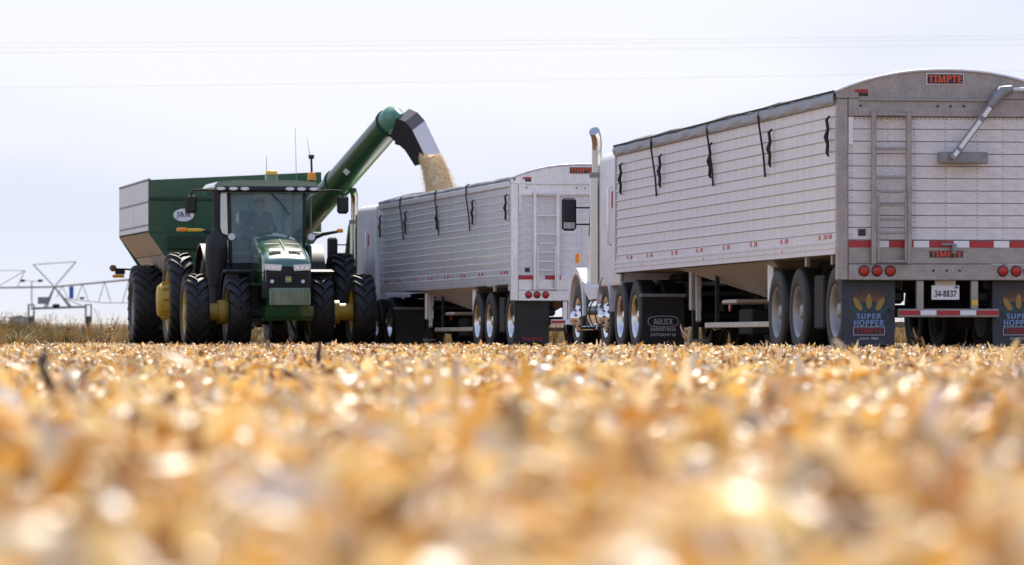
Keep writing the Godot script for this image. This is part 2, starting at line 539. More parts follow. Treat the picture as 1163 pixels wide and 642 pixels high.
func trailer(called: String, label: String, L: float, o: Vector3, yaw: float, pitch: float, clean: bool) -> Node3D:
	var t := thing(called, label, "trailer", o, "hopper trailers")
	t.rotation = Vector3(pitch, yaw, 0)
	var sheet: Material = mats.slat_aluminium if clean else mats.panel_white
	var frame: Material = mats.bright_aluminium if clean else mats.aluminium
	var rear_sheet: Material = mats.white_paint if clean else mats.panel_white
	var rim: Material = mats.rim_alloy if clean else mats.rim_dull
	# --- sides
	var n := 11
	var y0 := 1.385
	var h := (2.815 - y0) / n
	for side in [-1.0, 1.0]:
		for i in n:
			var b := Basis() if side > 0 else Basis(Vector3.UP, PI)
			part(t, "side_slat", slat_shape(L - 0.12, h), sheet, Transform3D(b, Vector3(side * 1.235, y0 + i * h, (-L + 0.02) if side > 0 else -0.10)))
		var rl := MB.new()
		var q := PackedVector2Array()
		for p in [[-0.06, 1.145], [0.012, 1.145], [0.012, 1.185], [0.0, 1.19], [0.0, 1.205], [0.012, 1.21], [0.012, 1.245], [0.0, 1.25], [0.0, 1.265], [0.012, 1.27], [0.012, 1.30], [0.002, 1.31], [0.002, 1.381], [-0.06, 1.381]]:
			q.append(Vector2(p[0] * side, p[1]))
		rl.prism(q, Vector3(side * 1.24, 0, 0), Vector3.RIGHT, Vector3.UP, -L + 0.02, -0.10)
		part(t, "bottom_rail", rl, sheet)
		boxp(t, "top_rail", frame, Vector3(side * 1.235, 2.865, -L / 2), Vector3(0.085, 0.10, L - 0.16), 0.01)
		# faint post seams behind the sheet show as rivet lines
		var rv := MB.new()
		var k := 0.55
		while k < L - 0.3:
			for i in n:
				for j in 2:
					rv.tube(Vector3(side * 1.232, y0 + h * (i + 0.36 + j * 0.38), -k), Vector3(side * 1.239, y0 + h * (i + 0.36 + j * 0.38), -k), 0.007, 0.004, 5)
			k += 0.61
		var rvp := part(t, "rivets", rv, sheet)
		rvp.set_meta("kind", "stuff")
	for s in [0.79, 2.93, 4.76, 6.5, 8.3, 10.1, 12.0, 13.6]:
		for k in (3 if s < 1.0 else 2):
			boxp(t, "reflector", mats.red_tape, Vector3(-1.2465, 1.345, -s - 0.13 + k * 0.26), Vector3(0.008, 0.05, 0.15), 0.001)
		boxp(t, "reflector", mats.white_tape, Vector3(-1.246, 1.345, -s), Vector3(0.006, 0.05, 0.10), 0.001)
	for s in [3.0, 8.0, 12.6]:
		boxp(t, "side_marker_lamp", mats.amber, Vector3(-1.251, 1.228, -s), Vector3(0.02, 0.03, 0.06), 0.004)
	# --- hooks and tarp straps
	for s in [0.37, 3.6, 7.4, 11.0, 14.15]:
		var hk := MB.new()
		hk.path([Vector3(-1.248, 2.70, -s), Vector3(-1.285, 2.66, -s - 0.01), Vector3(-1.275, 2.55, -s + 0.01), Vector3(-1.30, 2.46, -s + 0.02), Vector3(-1.275, 2.38, -s), Vector3(-1.285, 2.28, -s + 0.015), Vector3(-1.262, 2.25, -s - 0.02)], [0.012, 0.02, 0.02, 0.028, 0.02, 0.02, 0.012], 7)
		part(t, "rubber_hook", hk, mats.black_plastic)
	for s in [4.15, 7.46, 11.55]:
		var st := MB.new()
		var over := [Vector3(-1.17, 2.975, -s - 0.12), Vector3(-1.235, 2.998, -s - 0.1), Vector3(-1.285, 2.96, -s - 0.06)] if clean else [Vector3(-0.6, 3.135, -s - 0.75), Vector3(-0.95, 3.06, -s - 0.5), Vector3(-1.2, 2.985, -s - 0.25), Vector3(-1.295, 2.93, -s - 0.08)]
		st.path(over + [ Vector3(-1.30, 2.80, -s), Vector3(-1.268, 2.4, -s + 0.13), Vector3(-1.262, 2.14, -s + 0.2)], 0.014, 6)
		part(t, "tarp_strap", st, mats.black_plastic)
	# --- top: tarp over bows, or rolled to one side while loading
	if clean:
		var ro := MB.new()
		var pts := []
		var rad := []
		for k in 40:
			var s := L * k / 39.0
			pts.append(Vector3(-1.22 + 0.006 * sin(k * 1.7), 2.945 + 0.006 * sin(k * 0.9), -s))
			rad.append(0.048 + 0.004 * sin(k * 2.3))
		ro.path(pts, rad, 12)
		part(t, "rolled_tarp", ro, mats.tarp)
		for k in 7:
			var bw := MB.new()
			var arc := []
			for i in 11:
				var x := lerpf(-1.2, 1.2, i / 10.0)
				arc.append(Vector3(x, 2.92 + 0.2 * (1.0 - pow(x / 1.2, 2)), -0.9 - k * (L - 1.6) / 6.0))
			bw.path(arc, 0.02, 6)
			part(t, "roof_bow", bw, mats.galvanised)
	else:
		var rows := []
		for k in 90:
			var z := -0.02 - (L - 0.04) * k / 89.0
			var sag := 0.035 * (1.0 - absf(cos(k / 89.0 * PI * 7.0)))
			var line := []
			for i in 19:
				var u := lerpf(-1.0, 1.0, i / 18.0)
				var yy := 2.955 + 0.235 * (1.0 - u * u) - sag * (1.0 - u * u) + 0.008 * sin(k * 0.83 + u * 7.0)
				line.append(Vector3(u * 1.275, yy, z))
			line.push_front(Vector3(-1.292 - 0.006 * sin(k * 0.6), 2.90, z))
			line.push_front(Vector3(-1.286 - 0.008 * sin(k * 0.9), 2.835 + 0.006 * sin(k * 1.3), z))
			line.push_back(Vector3(1.292, 2.90, z))
			line.push_back(Vector3(1.286, 2.835, z))
			rows.append(line)
		var tp := MB.new()
		tp.grid(rows)
		part(t, "tarp", tp, mats.tarp)
		var ed := MB.new()
		ed.path([Vector3(-1.277, 2.962, -0.05), Vector3(-1.277, 2.965, -L * 0.33), Vector3(-1.28, 2.958, -L * 0.66), Vector3(-1.277, 2.962, -L + 0.05)], 0.013, 6)
		part(t, "tarp_hem", ed, mats.black_plastic)
	# --- tail
	var bow := PackedVector2Array([Vector2(-1.25, 2.885), Vector2(1.25, 2.885)])
	for i in 17:
		var x := lerpf(1.27, -1.27, i / 16.0)
		bow.append(Vector2(x, 2.95 + 0.25 * (1.0 - pow(absf(x) / 1.27, 2.2))))
	for z in [0.0, -L + 0.04]:
		var bb := MB.new()
		bb.prism(bow, Vector3(0, 0, z), Vector3.RIGHT, Vector3.UP, -0.05, 0.0)
		part(t, "end_bow", bb, frame)
	var rim_bow := MB.new()
	var arc2 := []
	for i in 17:
		var x := lerpf(1.27, -1.27, i / 16.0)
		arc2.append(Vector3(x, 2.955 + 0.25 * (1.0 - pow(absf(x) / 1.27, 2.2)), 0.005))
	rim_bow.path(arc2, 0.018, 6)
	part(t, "bow_rim", rim_bow, mats.bright_aluminium)
	for side in [-1.0, 1.0]:
		boxp(t, "corner_post", frame, Vector3(side * 1.185, 1.866, -0.05), Vector3(0.13, 2.03, 0.10), 0.012)
		boxp(t, "corner_post", frame, Vector3(side * 1.185, 2.0, -L + 0.03), Vector3(0.13, 1.75, 0.08), 0.012)
		boxp(t, "corner_reflector", mats.red_tape, Vector3(side * 0.97, 2.965, 0.004), Vector3(0.15, 0.035, 0.006), 0.001)
		boxp(t, "corner_marker", mats.sign_dark, Vector3(side * 0.95, 2.925, 0.004), Vector3(0.11, 0.04, 0.006), 0.001)
	boxp(t, "header", frame, Vector3(0, 2.781, -0.045), Vector3(2.236, 0.202, 0.09), 0.008)
	boxp(t, "header_lip", frame, Vector3(-0.25, 2.868, 0.012), Vector3(1.5, 0.03, 0.03), 0.006)
	var bolt := MB.new()
	bolt.tube(Vector3(0, 0, -0.004), Vector3(0, 0, 0.011), 0.015, 0.013, 8)
	var bolt_mesh := bolt.mesh()
	for q in [[-0.98, 2.8], [-0.1, 2.8], [0.05, 2.8], [0.2, 2.8], [0.98, 2.8], [-0.15, 0.96], [0.0, 0.96], [0.15, 0.96]]:
		part(t, "bolt", bolt_mesh, mats.sign_dark, at(q[0], q[1], 0.002))
	var m := 10
	var hh := (2.678 - 1.30) / m
	for i in m:
		var sl := MB.new()
		sl.box(Vector3(0, 0, 0), Vector3(2.236, hh - 0.006, 0.02), 0.003)
		sl.box(Vector3(0, -hh / 2 + 0.012, 0.008), Vector3(2.23, 0.012, 0.012), 0.002)
		part(t, "tail_slat", sl, rear_sheet, at(0, 1.30 + hh * (i + 0.5), -0.05))
	var rv2 := MB.new()
	for x in [-1.07, -0.66, -0.36, 0.0, 0.36, 0.66, 1.07]:
		for k in 30:
			var y := 1.32 + k * 0.046
			rv2.tube(Vector3(x, y, -0.041), Vector3(x, y, -0.034), 0.008, 0.004, 5)
	for k in 44:
		var x := -1.08 + k * 0.05
		rv2.tube(Vector3(x, 2.655, -0.041), Vector3(x, 2.655, -0.034), 0.009, 0.004, 5)
	part(t, "rivets", rv2, mats.galvanised).set_meta("kind", "stuff")
	boxp(t, "tail_plate", frame, Vector3(0, 1.165, -0.045), Vector3(2.236, 0.262, 0.06), 0.006)
	boxp(t, "lamp_beam", frame, Vector3(0, 0.941, -0.04), Vector3(2.236, 0.180, 0.09), 0.008)
	var xs := -1.115
	var k2 := 0
	while xs < 1.10:
		var wd: float = 0.28 if k2 % 2 == 0 else 0.18
		wd = minf(wd, 1.115 - xs)
		boxp(t, "tail_tape", mats.red_tape if k2 % 2 == 0 else mats.white_tape, Vector3(xs + wd / 2, 1.255, -0.012), Vector3(wd - 0.004, 0.075, 0.006), 0.001)
		xs += wd
		k2 += 1
	boxp(t, "corner_tape", mats.white_tape, Vector3(-1.09, 2.52, -0.025), Vector3(0.05, 0.31, 0.03), 0.002)
	boxp(t, "decal", mats.sign_dark, Vector3(-0.96, 1.385, -0.036), Vector3(0.085, 0.075, 0.012), 0.001)
	brand_sign(t, at(-0.015, 3.103, 0.008), Vector2(0.43, 0.125))
	var sp := sub(t, "lower_name_plate", at(-0.0, 1.145, -0.008))
	boxp(sp, "field", mats.sign_dark, Vector3.ZERO, Vector3(0.38, 0.075, 0.008), 0.001)
	lettering(sp, "TIMPTE", Vector2(0.35, 0.058), at(0, 0, 0.006), mats.sign_red)
	boxp(t, "latch", mats.galvanised, Vector3(0.08, 1.20, 0.03), Vector3(0.05, 0.12, 0.05), 0.01)
	boxp(t, "latch", mats.galvanised, Vector3(0.0, 1.25, 0.03), Vector3(0.14, 0.03, 0.04), 0.01)
	for side in [-1.0, 1.0]:
		for x in [0.945, 0.797, 0.645]:
			var lp := MB.new()
			lp.lathe([Vector2(-0.005, 0.064), Vector2(0.012, 0.062), Vector2(0.014, 0.052)], 20)
			var gasket := sub(t, "tail_lamp", Transform3D(Basis(Vector3.UP, -PI / 2), Vector3(side * x, 0.955, 0.006)))
			part(gasket, "grommet", lp, mats.black_plastic)
			var ln := MB.new()
			ln.lathe([Vector2(0.0, 0.054), Vector2(0.014, 0.05), Vector2(0.02, 0.03), Vector2(0.021, 0.0)], 20)
			part(gasket, "lens", ln, mats.red_lens)
	# ladder
	var ld := sub(t, "ladder", at(-0.645, 0, 0.06))
	for side in [-1.0, 1.0]:
		boxp(ld, "rail", frame, Vector3(side * 0.2, 1.88, 0.0), Vector3(0.055, 1.70, 0.06), 0.006)
		boxp(ld, "lower_rail", frame, Vector3(side * 0.155, 1.42, 0.04), Vector3(0.022, 0.76, 0.03), 0.004)
		for y in [1.1, 1.9, 2.7]:
			boxp(ld, "bracket", frame, Vector3(side * 0.2, y, -0.05), Vector3(0.04, 0.03, 0.07), 0.003)
	for y in [2.70, 2.32, 2.0]:
		boxp(ld, "rung", frame, Vector3(0, y, 0.0), Vector3(0.345, 0.032, 0.045), 0.006)
	for y in [1.84, 1.69, 1.53, 1.38, 1.06]:
		boxp(ld, "rung", frame, Vector3(0, y, 0.035), Vector3(0.286, 0.028, 0.03), 0.006)
	# tarp crank arm
	if not clean:
		var ar := sub(t, "crank_arm", at(0, 0, 0))
		boxp(ar, "cradle", mats.galvanised, Vector3(0.17, 2.22, 0.07), Vector3(0.56, 0.13, 0.10), 0.012)
		boxp(ar, "cradle_bracket", frame, Vector3(0.17, 2.22, -0.005), Vector3(0.3, 0.08, 0.05), 0.004)
		var a := MB.new()
		a.bar(Vector3(0.02, 2.20, 0.155), Vector3(0.50, 2.83, 0.155), 0.075, 0.05, 0.012, Vector3.BACK)
		part(ar, "arm", a, mats.galvanised)
		var el := MB.new()
		el.path([Vector3(0.47, 2.79, 0.155), Vector3(0.53, 2.87, 0.155), Vector3(0.60, 2.955, 0.15), Vector3(0.72, 2.985, 0.12)], [0.045, 0.06, 0.075, 0.05], 10)
		part(ar, "elbow", el, mats.galvanised)
		var rod := MB.new()
		rod.tube(Vector3(0.70, 2.985, 0.11), Vector3(1.33, 3.0, 0.09), 0.022)
		part(ar, "roll_rod", rod, mats.white_paint)
		var stk := MB.new()
		for q in [[0.06, 0.15], [0.20, 0.68], [0.76, 0.92]]:
			var p0 := Vector3(0.02, 2.20, 0.183).lerp(Vector3(0.50, 2.83, 0.183), q[0])
			var p1 := Vector3(0.02, 2.20, 0.183).lerp(Vector3(0.50, 2.83, 0.183), q[1])
			stk.bar(p0, p1, 0.045, 0.004, 0.0, Vector3.BACK)
		part(ar, "sticker", stk, mats.white_tape)
	# mud flaps, plate, underride guard
	for side in [-1.0, 1.0]:
		var fl := sub(t, "mud_flap", at(side * 0.86, 0.485, -0.13))
		var fm := MB.new()
		var g := []
		for i in 9:
			var line := []
			for j in 5:
				var y := lerpf(0.36, -0.36, i / 8.0)
				line.append(Vector3(lerpf(-0.30, 0.30, j / 4.0) * (1.0 if i < 7 else 0.985), y, 0.012 * sin(i * 0.6 + j * 0.5) * i / 8.0 * 0.3))
			g.append(line)
		fm.grid(g)
		var g2 := []
		for line in g:
			var l2 := []
			for p in line:
				l2.append(p - Vector3(0, 0, 0.012))
			l2.reverse()
			g2.append(l2)
		fm.grid(g2)
		part(fl, "rubber", fm, mats.flap_black if clean else mats.flap_blue)
		boxp(fl, "hanger", mats.black_frame, Vector3(0, 0.372, -0.006), Vector3(0.6, 0.03, 0.03), 0.003)
		flap_print(fl, not clean)
	for x in [-0.295, 0.33]:
		boxp(t, "guard_upright", frame, Vector3(x, 0.69, -0.06), Vector3(0.08, 0.32, 0.07), 0.006)
	boxp(t, "guard_bar", frame, Vector3(0.03, 0.485, -0.05), Vector3(1.15, 0.095, 0.09), 0.008)
	xs = -0.545
	for wd in [0.245, 0.185, 0.27, 0.185, 0.26]:
		boxp(t, "guard_tape", mats.red_tape if k2 % 2 == 0 else mats.white_tape, Vector3(xs + wd / 2, 0.488, -0.001), Vector3(wd - 0.003, 0.052, 0.008), 0.001)
		xs += wd
		k2 += 1
	boxp(t, "guard_sticker", mats.yellow, Vector3(0.33, 0.60, -0.022), Vector3(0.07, 0.06, 0.006), 0.001)
	var lic := sub(t, "licence_plate", at(0.01, 0.715, -0.10))
	boxp(lic, "plate", mats.white_tape, Vector3.ZERO, Vector3(0.32, 0.16, 0.008), 0.002)
	boxp(lic, "holder", mats.hopper_aluminium, Vector3(0, 0.11, -0.008), Vector3(0.24, 0.08, 0.02), 0.003)
	lettering(lic, "34-8837", Vector2(0.25, 0.072), at(0, -0.012, 0.006), mats.sign_dark)
	boxp(lic, "state_mark", mats.plate_blue, Vector3(0.125, 0.058, 0.005), Vector3(0.035, 0.028, 0.004), 0.001)
	# --- hopper and running gear
	var hop := MB.new()
	var hp := [[-10.6, 1.14, 1.12], [-6.35, 0.62, 0.45], [-5.45, 0.62, 0.45], [-4.15, 1.14, 1.12]]
	for k in 3:
		var a = hp[k]; var b = hp[k + 1]
		hop.quad(Vector3(-a[2], a[1], a[0]), Vector3(a[2], a[1], a[0]), Vector3(b[2], b[1], b[0]), Vector3(-b[2], b[1], b[0]), Vector3(0, 2, -7))
	for side in [-1.0, 1.0]:
		hop.quad(Vector3(side * 1.12, 1.14, -10.6), Vector3(side * 1.12, 1.14, -4.15), Vector3(side * 0.45, 0.62, -5.45), Vector3(side * 0.45, 0.62, -6.35), Vector3(0, 2, -7))
	part(t, "hopper", hop, mats.hopper_aluminium)
	var hop2 := MB.new()
	var q2 := [[-4.1, 0.98, 1.10], [-0.12, 1.14, 1.12]]
	hop2.quad(Vector3(-1.18, 1.142, -4.15), Vector3(1.18, 1.142, -4.15), Vector3(1.18, 1.142, -0.1), Vector3(-1.18, 1.142, -0.1), Vector3(0, 2, -2))
	part(t, "floor_sheet", hop2, mats.hopper_aluminium)
	hop2 = MB.new()
	hop2.quad(Vector3(-1.18, 1.142, -L + 0.05), Vector3(1.18, 1.142, -L + 0.05), Vector3(1.18, 1.142, -10.6), Vector3(-1.18, 1.142, -10.6), Vector3(0, 2, -12))
	part(t, "floor_sheet", hop2, mats.hopper_aluminium)
	boxp(t, "hopper_gate", mats.galvanised, Vector3(0, 0.585, -5.9), Vector3(0.95, 0.06, 1.1), 0.01)
	boxp(t, "gate_shelf", mats.hopper_aluminium, Vector3(-0.75, 0.67, -7.6), Vector3(0.5, 0.06, 0.9), 0.02)
	for side in [-1.0, 1.0]:
		boxp(t, "frame_beam", mats.black_frame, Vector3(side * 0.52, 0.93, -2.2), Vector3(0.10, 0.36, 4.0), 0.01)
		for s in [0.2, 1.6]:
			boxp(t, "post_bracket", frame, Vector3(side * 1.17, 1.09, -s - 0.35), Vector3(0.05, 0.12, 0.08), 0.006)
		var br := MB.new()
		br.bar(Vector3(side * 0.98, 0.375, -9.2), Vector3(side * 0.98, 0.375, -4.15), 0.05, 0.07, 0.008)
		part(t, "side_guard", br, mats.hopper_aluminium)
		for s in [5.0, 8.6]:
			boxp(t, "guard_hanger", mats.black_frame, Vector3(side * 0.95, 0.75, -s), Vector3(0.05, 0.74, 0.06), 0.006)
		# landing gear
		var lg := sub(t, "landing_leg", at(side * 0.98, 0, -10.0))
		boxp(lg, "housing", frame, Vector3(0, 0.86, 0), Vector3(0.15, 0.58, 0.13), 0.015)
		boxp(lg, "inner_leg", mats.black_frame, Vector3(0, 0.40, 0), Vector3(0.085, 0.42, 0.08), 0.008)
		var bz := MB.new()
		bz.bar(Vector3(0.02, 1.12, 0.10), Vector3(-0.05, 0.42, 0.5), 0.07, 0.05, 0.008)
		part(lg, "brace", bz, mats.hopper_aluminium)
		boxp(lg, "foot", mats.galvanised, Vector3(0, 0.18, 0), Vector3(0.22, 0.03, 0.22), 0.006)
		var tk := MB.new()
		tk.tube(Vector3(side * 1.0, 0.66, -4.75), Vector3(side * 1.0, 1.10, -4.75), 0.07, -1.0, 16)
		part(t, "air_tank", tk, mats.bright_aluminium)
		boxp(t, "valve_box", mats.black_frame, Vector3(side * 0.92, 0.87, -4.50), Vector3(0.22, 0.5, 0.18), 0.015)
	boxp(t, "cross_tie", mats.black_frame, Vector3(0, 0.80, -10.0), Vector3(1.9, 0.07, 0.07), 0.008)
	boxp(t, "spare_box", mats.black_frame, Vector3(0.1, 0.42, -9.0), Vector3(1.2, 0.34, 0.9), 0.02)
	var rl2 := MB.new()
	rl2.lathe([Vector2(0, 0.06), Vector2(0.02, 0.055), Vector2(0.03, 0.0)], 16)
	part(t, "side_lamp", rl2, mats.red_lens, Transform3D(Basis(Vector3.UP, PI), Vector3(-0.88, 0.60, -8.05)))
	for s in [0.65, 2.68, 3.92]:
		var ax := MB.new()
		ax.tube(Vector3(-0.9, 0.515, -s), Vector3(0.9, 0.515, -s), 0.065, -1.0, 12)
		part(t, "axle", ax, mats.black_frame)
		for side in [-1.0, 1.0]:
			boxp(t, "air_spring", mats.rubber, Vector3(side * 0.52, 0.67, -s + 0.25), Vector3(0.22, 0.16, 0.22), 0.04)
			road_wheel(t, side * 1.0, -s, side, false, rim)
			road_wheel(t, side * 0.68, -s, -side, false, rim, false)
	for side in [-1.0, 1.0]:
		boxp(t, "tool_box", mats.black_frame, Vector3(side * 0.86, 0.62, -1.62), Vector3(0.5, 0.62, 0.5), 0.02)
	return t


# ---------------------------------------------------------------- road tractors: origin on the ground under the rear drive axle, forward is -z
func road_tractor(called: String, label: String, o: Vector3, yaw: float, pitch: float, green: bool) -> Node3D:
	var t := thing(called, label, "semi truck", o, "semi trucks")
	t.rotation = Vector3(pitch, yaw, 0)
	var paint: Material = mats.white_paint
	var cab_paint: Material = mats.lime_green if green else mats.white_paint
	# sleeper: rounded box swept along z
	var sl := MB.new()
	var sec := PackedVector2Array()
	for c in [[1.0, 1.0], [-1.0, 1.0], [-1.0, -1.0], [1.0, -1.0]]:
		for k in 6:
			var a := atan2(c[1], c[0]) - PI / 4 + PI / 2 * k / 5.0
			var r := 0.16 if c[1] > 0 else 0.04
			sec.append(Vector2(c[0] * (1.16 - r) + r * cos(a), (2.94 - r if c[1] > 0 else 0.97 + r) + r * sin(a)))
	sl.prism(sec, Vector3(0, 0, -1.12), Vector3.RIGHT, Vector3.UP, -1.75, 0.0, true)
	part(t, "sleeper", sl, paint)
	var rr := MB.new()
	var rim_pts := []
	for q in sec:
		rim_pts.append(Vector3(q.x * 0.985, 1.95 + (q.y - 1.95) * 0.985, -1.115))
	rim_pts.append(rim_pts[0])
	rr.path(rim_pts, 0.03, 8, false)
	part(t, "sleeper_edge", rr, paint)
	for side in [-1.0, 1.0]:
		boxp(t, "side_reflector", mats.red_tape, Vector3(side * 1.164, 2.22, -1.75), Vector3(0.012, 0.24, 0.09), 0.003)
		var gr := MB.new()
		gr.path([Vector3(side * 1.16, 2.42, -1.86), Vector3(side * 1.20, 2.40, -1.86), Vector3(side * 1.20, 1.58, -1.86), Vector3(side * 1.16, 1.56, -1.86)], 0.014, 8)
		part(t, "grab_rail", gr, mats.chrome)
		boxp(t, "side_fairing", paint, Vector3(side * 1.12, 1.02, -2.15), Vector3(0.06, 0.10, 1.6), 0.01)
	boxp(t, "tail_marker", mats.red_tape, Vector3(-0.98, 2.36, -1.07), Vector3(0.16, 0.05, 0.03), 0.003)
	# cab and hood
	var cb := MB.new()
	var prof := PackedVector2Array([Vector2(2.87, 0.95), Vector2(4.55, 0.95), Vector2(4.6, 1.75), Vector2(4.15, 2.55), Vector2(3.9, 2.68), Vector2(2.87, 2.78)])
	cb.prism(prof, Vector3.ZERO, Vector3(0, 0, -1), Vector3.UP, -1.08, 1.08)
	part(t, "cab", cb, cab_paint)
	var hd := MB.new()
	hd.prism(PackedVector2Array([Vector2(-0.72, 0.75), Vector2(0.72, 0.75), Vector2(0.74, 1.5), Vector2(0.6, 1.72), Vector2(-0.6, 1.72), Vector2(-0.74, 1.5)]), Vector3(0, 0, -4.6), Vector3.RIGHT, Vector3.UP, -1.55, 0.0)
	part(t, "hood", hd, cab_paint)
	boxp(t, "grille", mats.chrome, Vector3(0, 1.2, -6.17), Vector3(1.1, 0.85, 0.05), 0.02)
	boxp(t, "bumper", mats.chrome, Vector3(0, 0.55, -6.22), Vector3(1.9, 0.36, 0.12), 0.04)
	for side in [-1.0, 1.0]:
		var sg := MB.new()
		sg.prism(PackedVector2Array([Vector2(3.25, 1.75), Vector2(4.35, 1.75), Vector2(4.1, 2.4), Vector2(3.3, 2.45)]), Vector3(side * 1.083, 0, 0), Vector3(0, 0, -1), Vector3.UP, -0.006, 0.006)
		part(t, "side_window", sg, mats.sign_dark)
		# front fender: an arch over the steer wheel
		var fe := MB.new()
		var arch := PackedVector2Array()
		for k in 13:
			var a := lerpf(-0.25, PI + 0.1, k / 12.0)
			arch.append(Vector2(0.74 * cos(a), 0.62 + 0.66 * sin(a)))
		for k in range(12, -1, -1):
			var a := lerpf(-0.25, PI + 0.1, k / 12.0)
			arch.append(Vector2(0.62 * cos(a), 0.60 + 0.585 * sin(a)))
		fe.prism(arch, Vector3(side * 0.92, 0, -5.1), Vector3(0, 0, -1), Vector3.UP, -0.24, 0.24, true)
		part(t, "front_fender", fe, paint)
		var tail := MB.new()
		tail.prism(PackedVector2Array([Vector2(-0.66, 0.95), Vector2(-0.55, 1.08), Vector2(-1.25, 0.98), Vector2(-1.95, 0.93), Vector2(-1.95, 0.80), Vector2(-1.2, 0.78)]), Vector3(side * 0.93, 0, -5.1), Vector3(0, 0, -1), Vector3.UP, -0.22, 0.22)
		part(t, "fender_skirt", tail, paint)
		boxp(t, "headlamp", mats.lens, Vector3(side * 0.85, 1.2, -5.95), Vector3(0.3, 0.2, 0.16), 0.04)
		boxp(t, "turn_lamp", mats.amber, Vector3(side * 1.19, 1.42, -4.75), Vector3(0.06, 0.15, 0.10), 0.012)
		# mirror
		var mi := sub(t, "mirror", at(side * 1.42, 2.07, -4.12))
		boxp(mi, "housing", mats.black_plastic, Vector3.ZERO, Vector3(0.22, 0.50, 0.09), 0.04)
		boxp(mi, "glass", mats.sign_dark, Vector3(0, 0.06, 0.045), Vector3(0.17, 0.32, 0.008), 0.003)
		boxp(mi, "convex_glass", mats.mirror_glass, Vector3(0, -0.17, 0.045), Vector3(0.17, 0.10, 0.008), 0.003)
		var ma := MB.new()
		ma.tube(Vector3(0, 0.1, -0.02), Vector3(-side * 0.34, 0.1, -0.05), 0.014)
		ma.tube(Vector3(0, -0.15, -0.02), Vector3(-side * 0.34, -0.15, -0.05), 0.014)
		part(mi, "mirror_arm", ma, mats.black_frame)
		# exhaust stack
		var ex := sub(t, "exhaust_stack", at(side * 1.16, 0, -3.12))
		var sh := MB.new()
		sh.tube(Vector3(0, 1.0, 0), Vector3(0, 2.62, 0), 0.105, -1.0, 20)
		part(ex, "heat_shield", sh, mats.stack_chrome)
		var pf := MB.new()
		for k in 26:
			pf.tube(Vector3(0.07, 1.1 + k * 0.058, 0.085), Vector3(0.10, 1.1 + k * 0.058, 0.10), 0.017, 0.014, 6)
			pf.tube(Vector3(-side * 0.0 + 0.09, 1.1 + k * 0.058, 0.03), Vector3(0.125, 1.1 + k * 0.058, 0.035), 0.017, 0.014, 6)
		part(ex, "shield_studs", pf, mats.black_frame).set_meta("kind", "stuff")
		var pi := MB.new()
		pi.path([Vector3(0, 2.6, 0), Vector3(0, 2.98, 0), Vector3(0, 3.10, 0.01), Vector3(-side * -0.02, 3.20, 0.05), Vector3(side * 0.06, 3.27, 0.12)], [0.075, 0.075, 0.075, 0.078, 0.08], 16, true)
		part(ex, "pipe", pi, mats.stack_chrome)
		var cl := MB.new()
		cl.tube(Vector3(0, 2.58, 0), Vector3(0, 2.66, 0), 0.115, -1.0, 20)
		part(ex, "clamp", cl, mats.galvanised)
		# fuel tank, steps, battery box
		var ft := sub(t, "fuel_tank", at(side * 0.90, 0.58, -3.45))
		var fb := MB.new()
		fb.tube(Vector3(0, 0, 0.62), Vector3(0, 0, -0.35), 0.30, -1.0, 28)
		part(ft, "drum", fb, mats.chrome)
		var fs := MB.new()
		for z in [0.4, -0.15]:
			fs.tube(Vector3(0, 0, z - 0.03), Vector3(0, 0, z + 0.03), 0.306, -1.0, 28)
		part(ft, "strap", fs, mats.black_frame)
		boxp(t, "step_box", mats.black_frame, Vector3(side * 0.92, 0.62, -4.12), Vector3(0.42, 0.55, 0.42), 0.02)
		boxp(t, "step", mats.chrome, Vector3(side * 1.13, 0.36, -3.75), Vector3(0.10, 0.06, 1.35), 0.01)
		# fender over the lift axle
		var qf := MB.new()
		var fa := PackedVector2Array()
		for k in 11:
			var a := lerpf(0.2, PI - 0.15, k / 10.0)
			fa.append(Vector2(0.64 * cos(a), 0.50 + 0.64 * sin(a)))
		for k in range(10, -1, -1):
			var a := lerpf(0.2, PI - 0.15, k / 10.0)
			fa.append(Vector2(0.615 * cos(a), 0.50 + 0.615 * sin(a)))
		qf.prism(fa, Vector3(side * 0.98, 0, -2.45), Vector3(0, 0, -1), Vector3.UP, -0.2, 0.2, true)
		part(t, "lift_axle_fender", qf, mats.bright_aluminium)
		# flap behind the drive wheels
		var fl := sub(t, "mud_flap", at(side * 0.87, 0.42, 0.78))
		boxp(fl, "rubber", mats.flap_black, Vector3.ZERO, Vector3(0.60, 0.72, 0.012), 0.003)
		boxp(fl, "hanger", mats.galvanised, Vector3(0, 0.385, 0), Vector3(0.66, 0.05, 0.06), 0.01)
		if not green:
			lettering(fl, "AULICK", Vector2(0.27, 0.085), at(0.0, 0.02, 0.008), mats.print_white)
			lettering(fl, "INDUSTRIES", Vector2(0.36, 0.05), at(0.0, -0.09, 0.008), mats.print_white)
			lettering(fl, "SCOTTSBLUFF NE", Vector2(0.36, 0.04), at(0.0, -0.165, 0.008), mats.print_white)
			var ov := MB.new()
			var op := []
			for k in 25:
				var a := TAU * k / 24
				op.append(Vector3(signf(cos(a)) * pow(absf(cos(a)), 0.6) * 0.215, 0.02 + signf(sin(a)) * pow(absf(sin(a)), 0.7) * 0.075, 0.008))
			ov.path(op, 0.006, 5, false)
			part(fl, "oval_border", ov, mats.print_white)
	# frame and axles
	for side in [-1.0, 1.0]:
		boxp(t, "frame_rail", mats.black_frame, Vector3(side * 0.43, 0.86, -2.6), Vector3(0.09, 0.27, 6.9), 0.01)
	boxp(t, "fifth_wheel", mats.black_frame, Vector3(0, 1.07, -0.62), Vector3(0.9, 0.10, 0.9), 0.03)
	boxp(t, "deck_plate", mats.galvanised, Vector3(0, 1.02, -1.6), Vector3(0.85, 0.02, 0.9), 0.004)
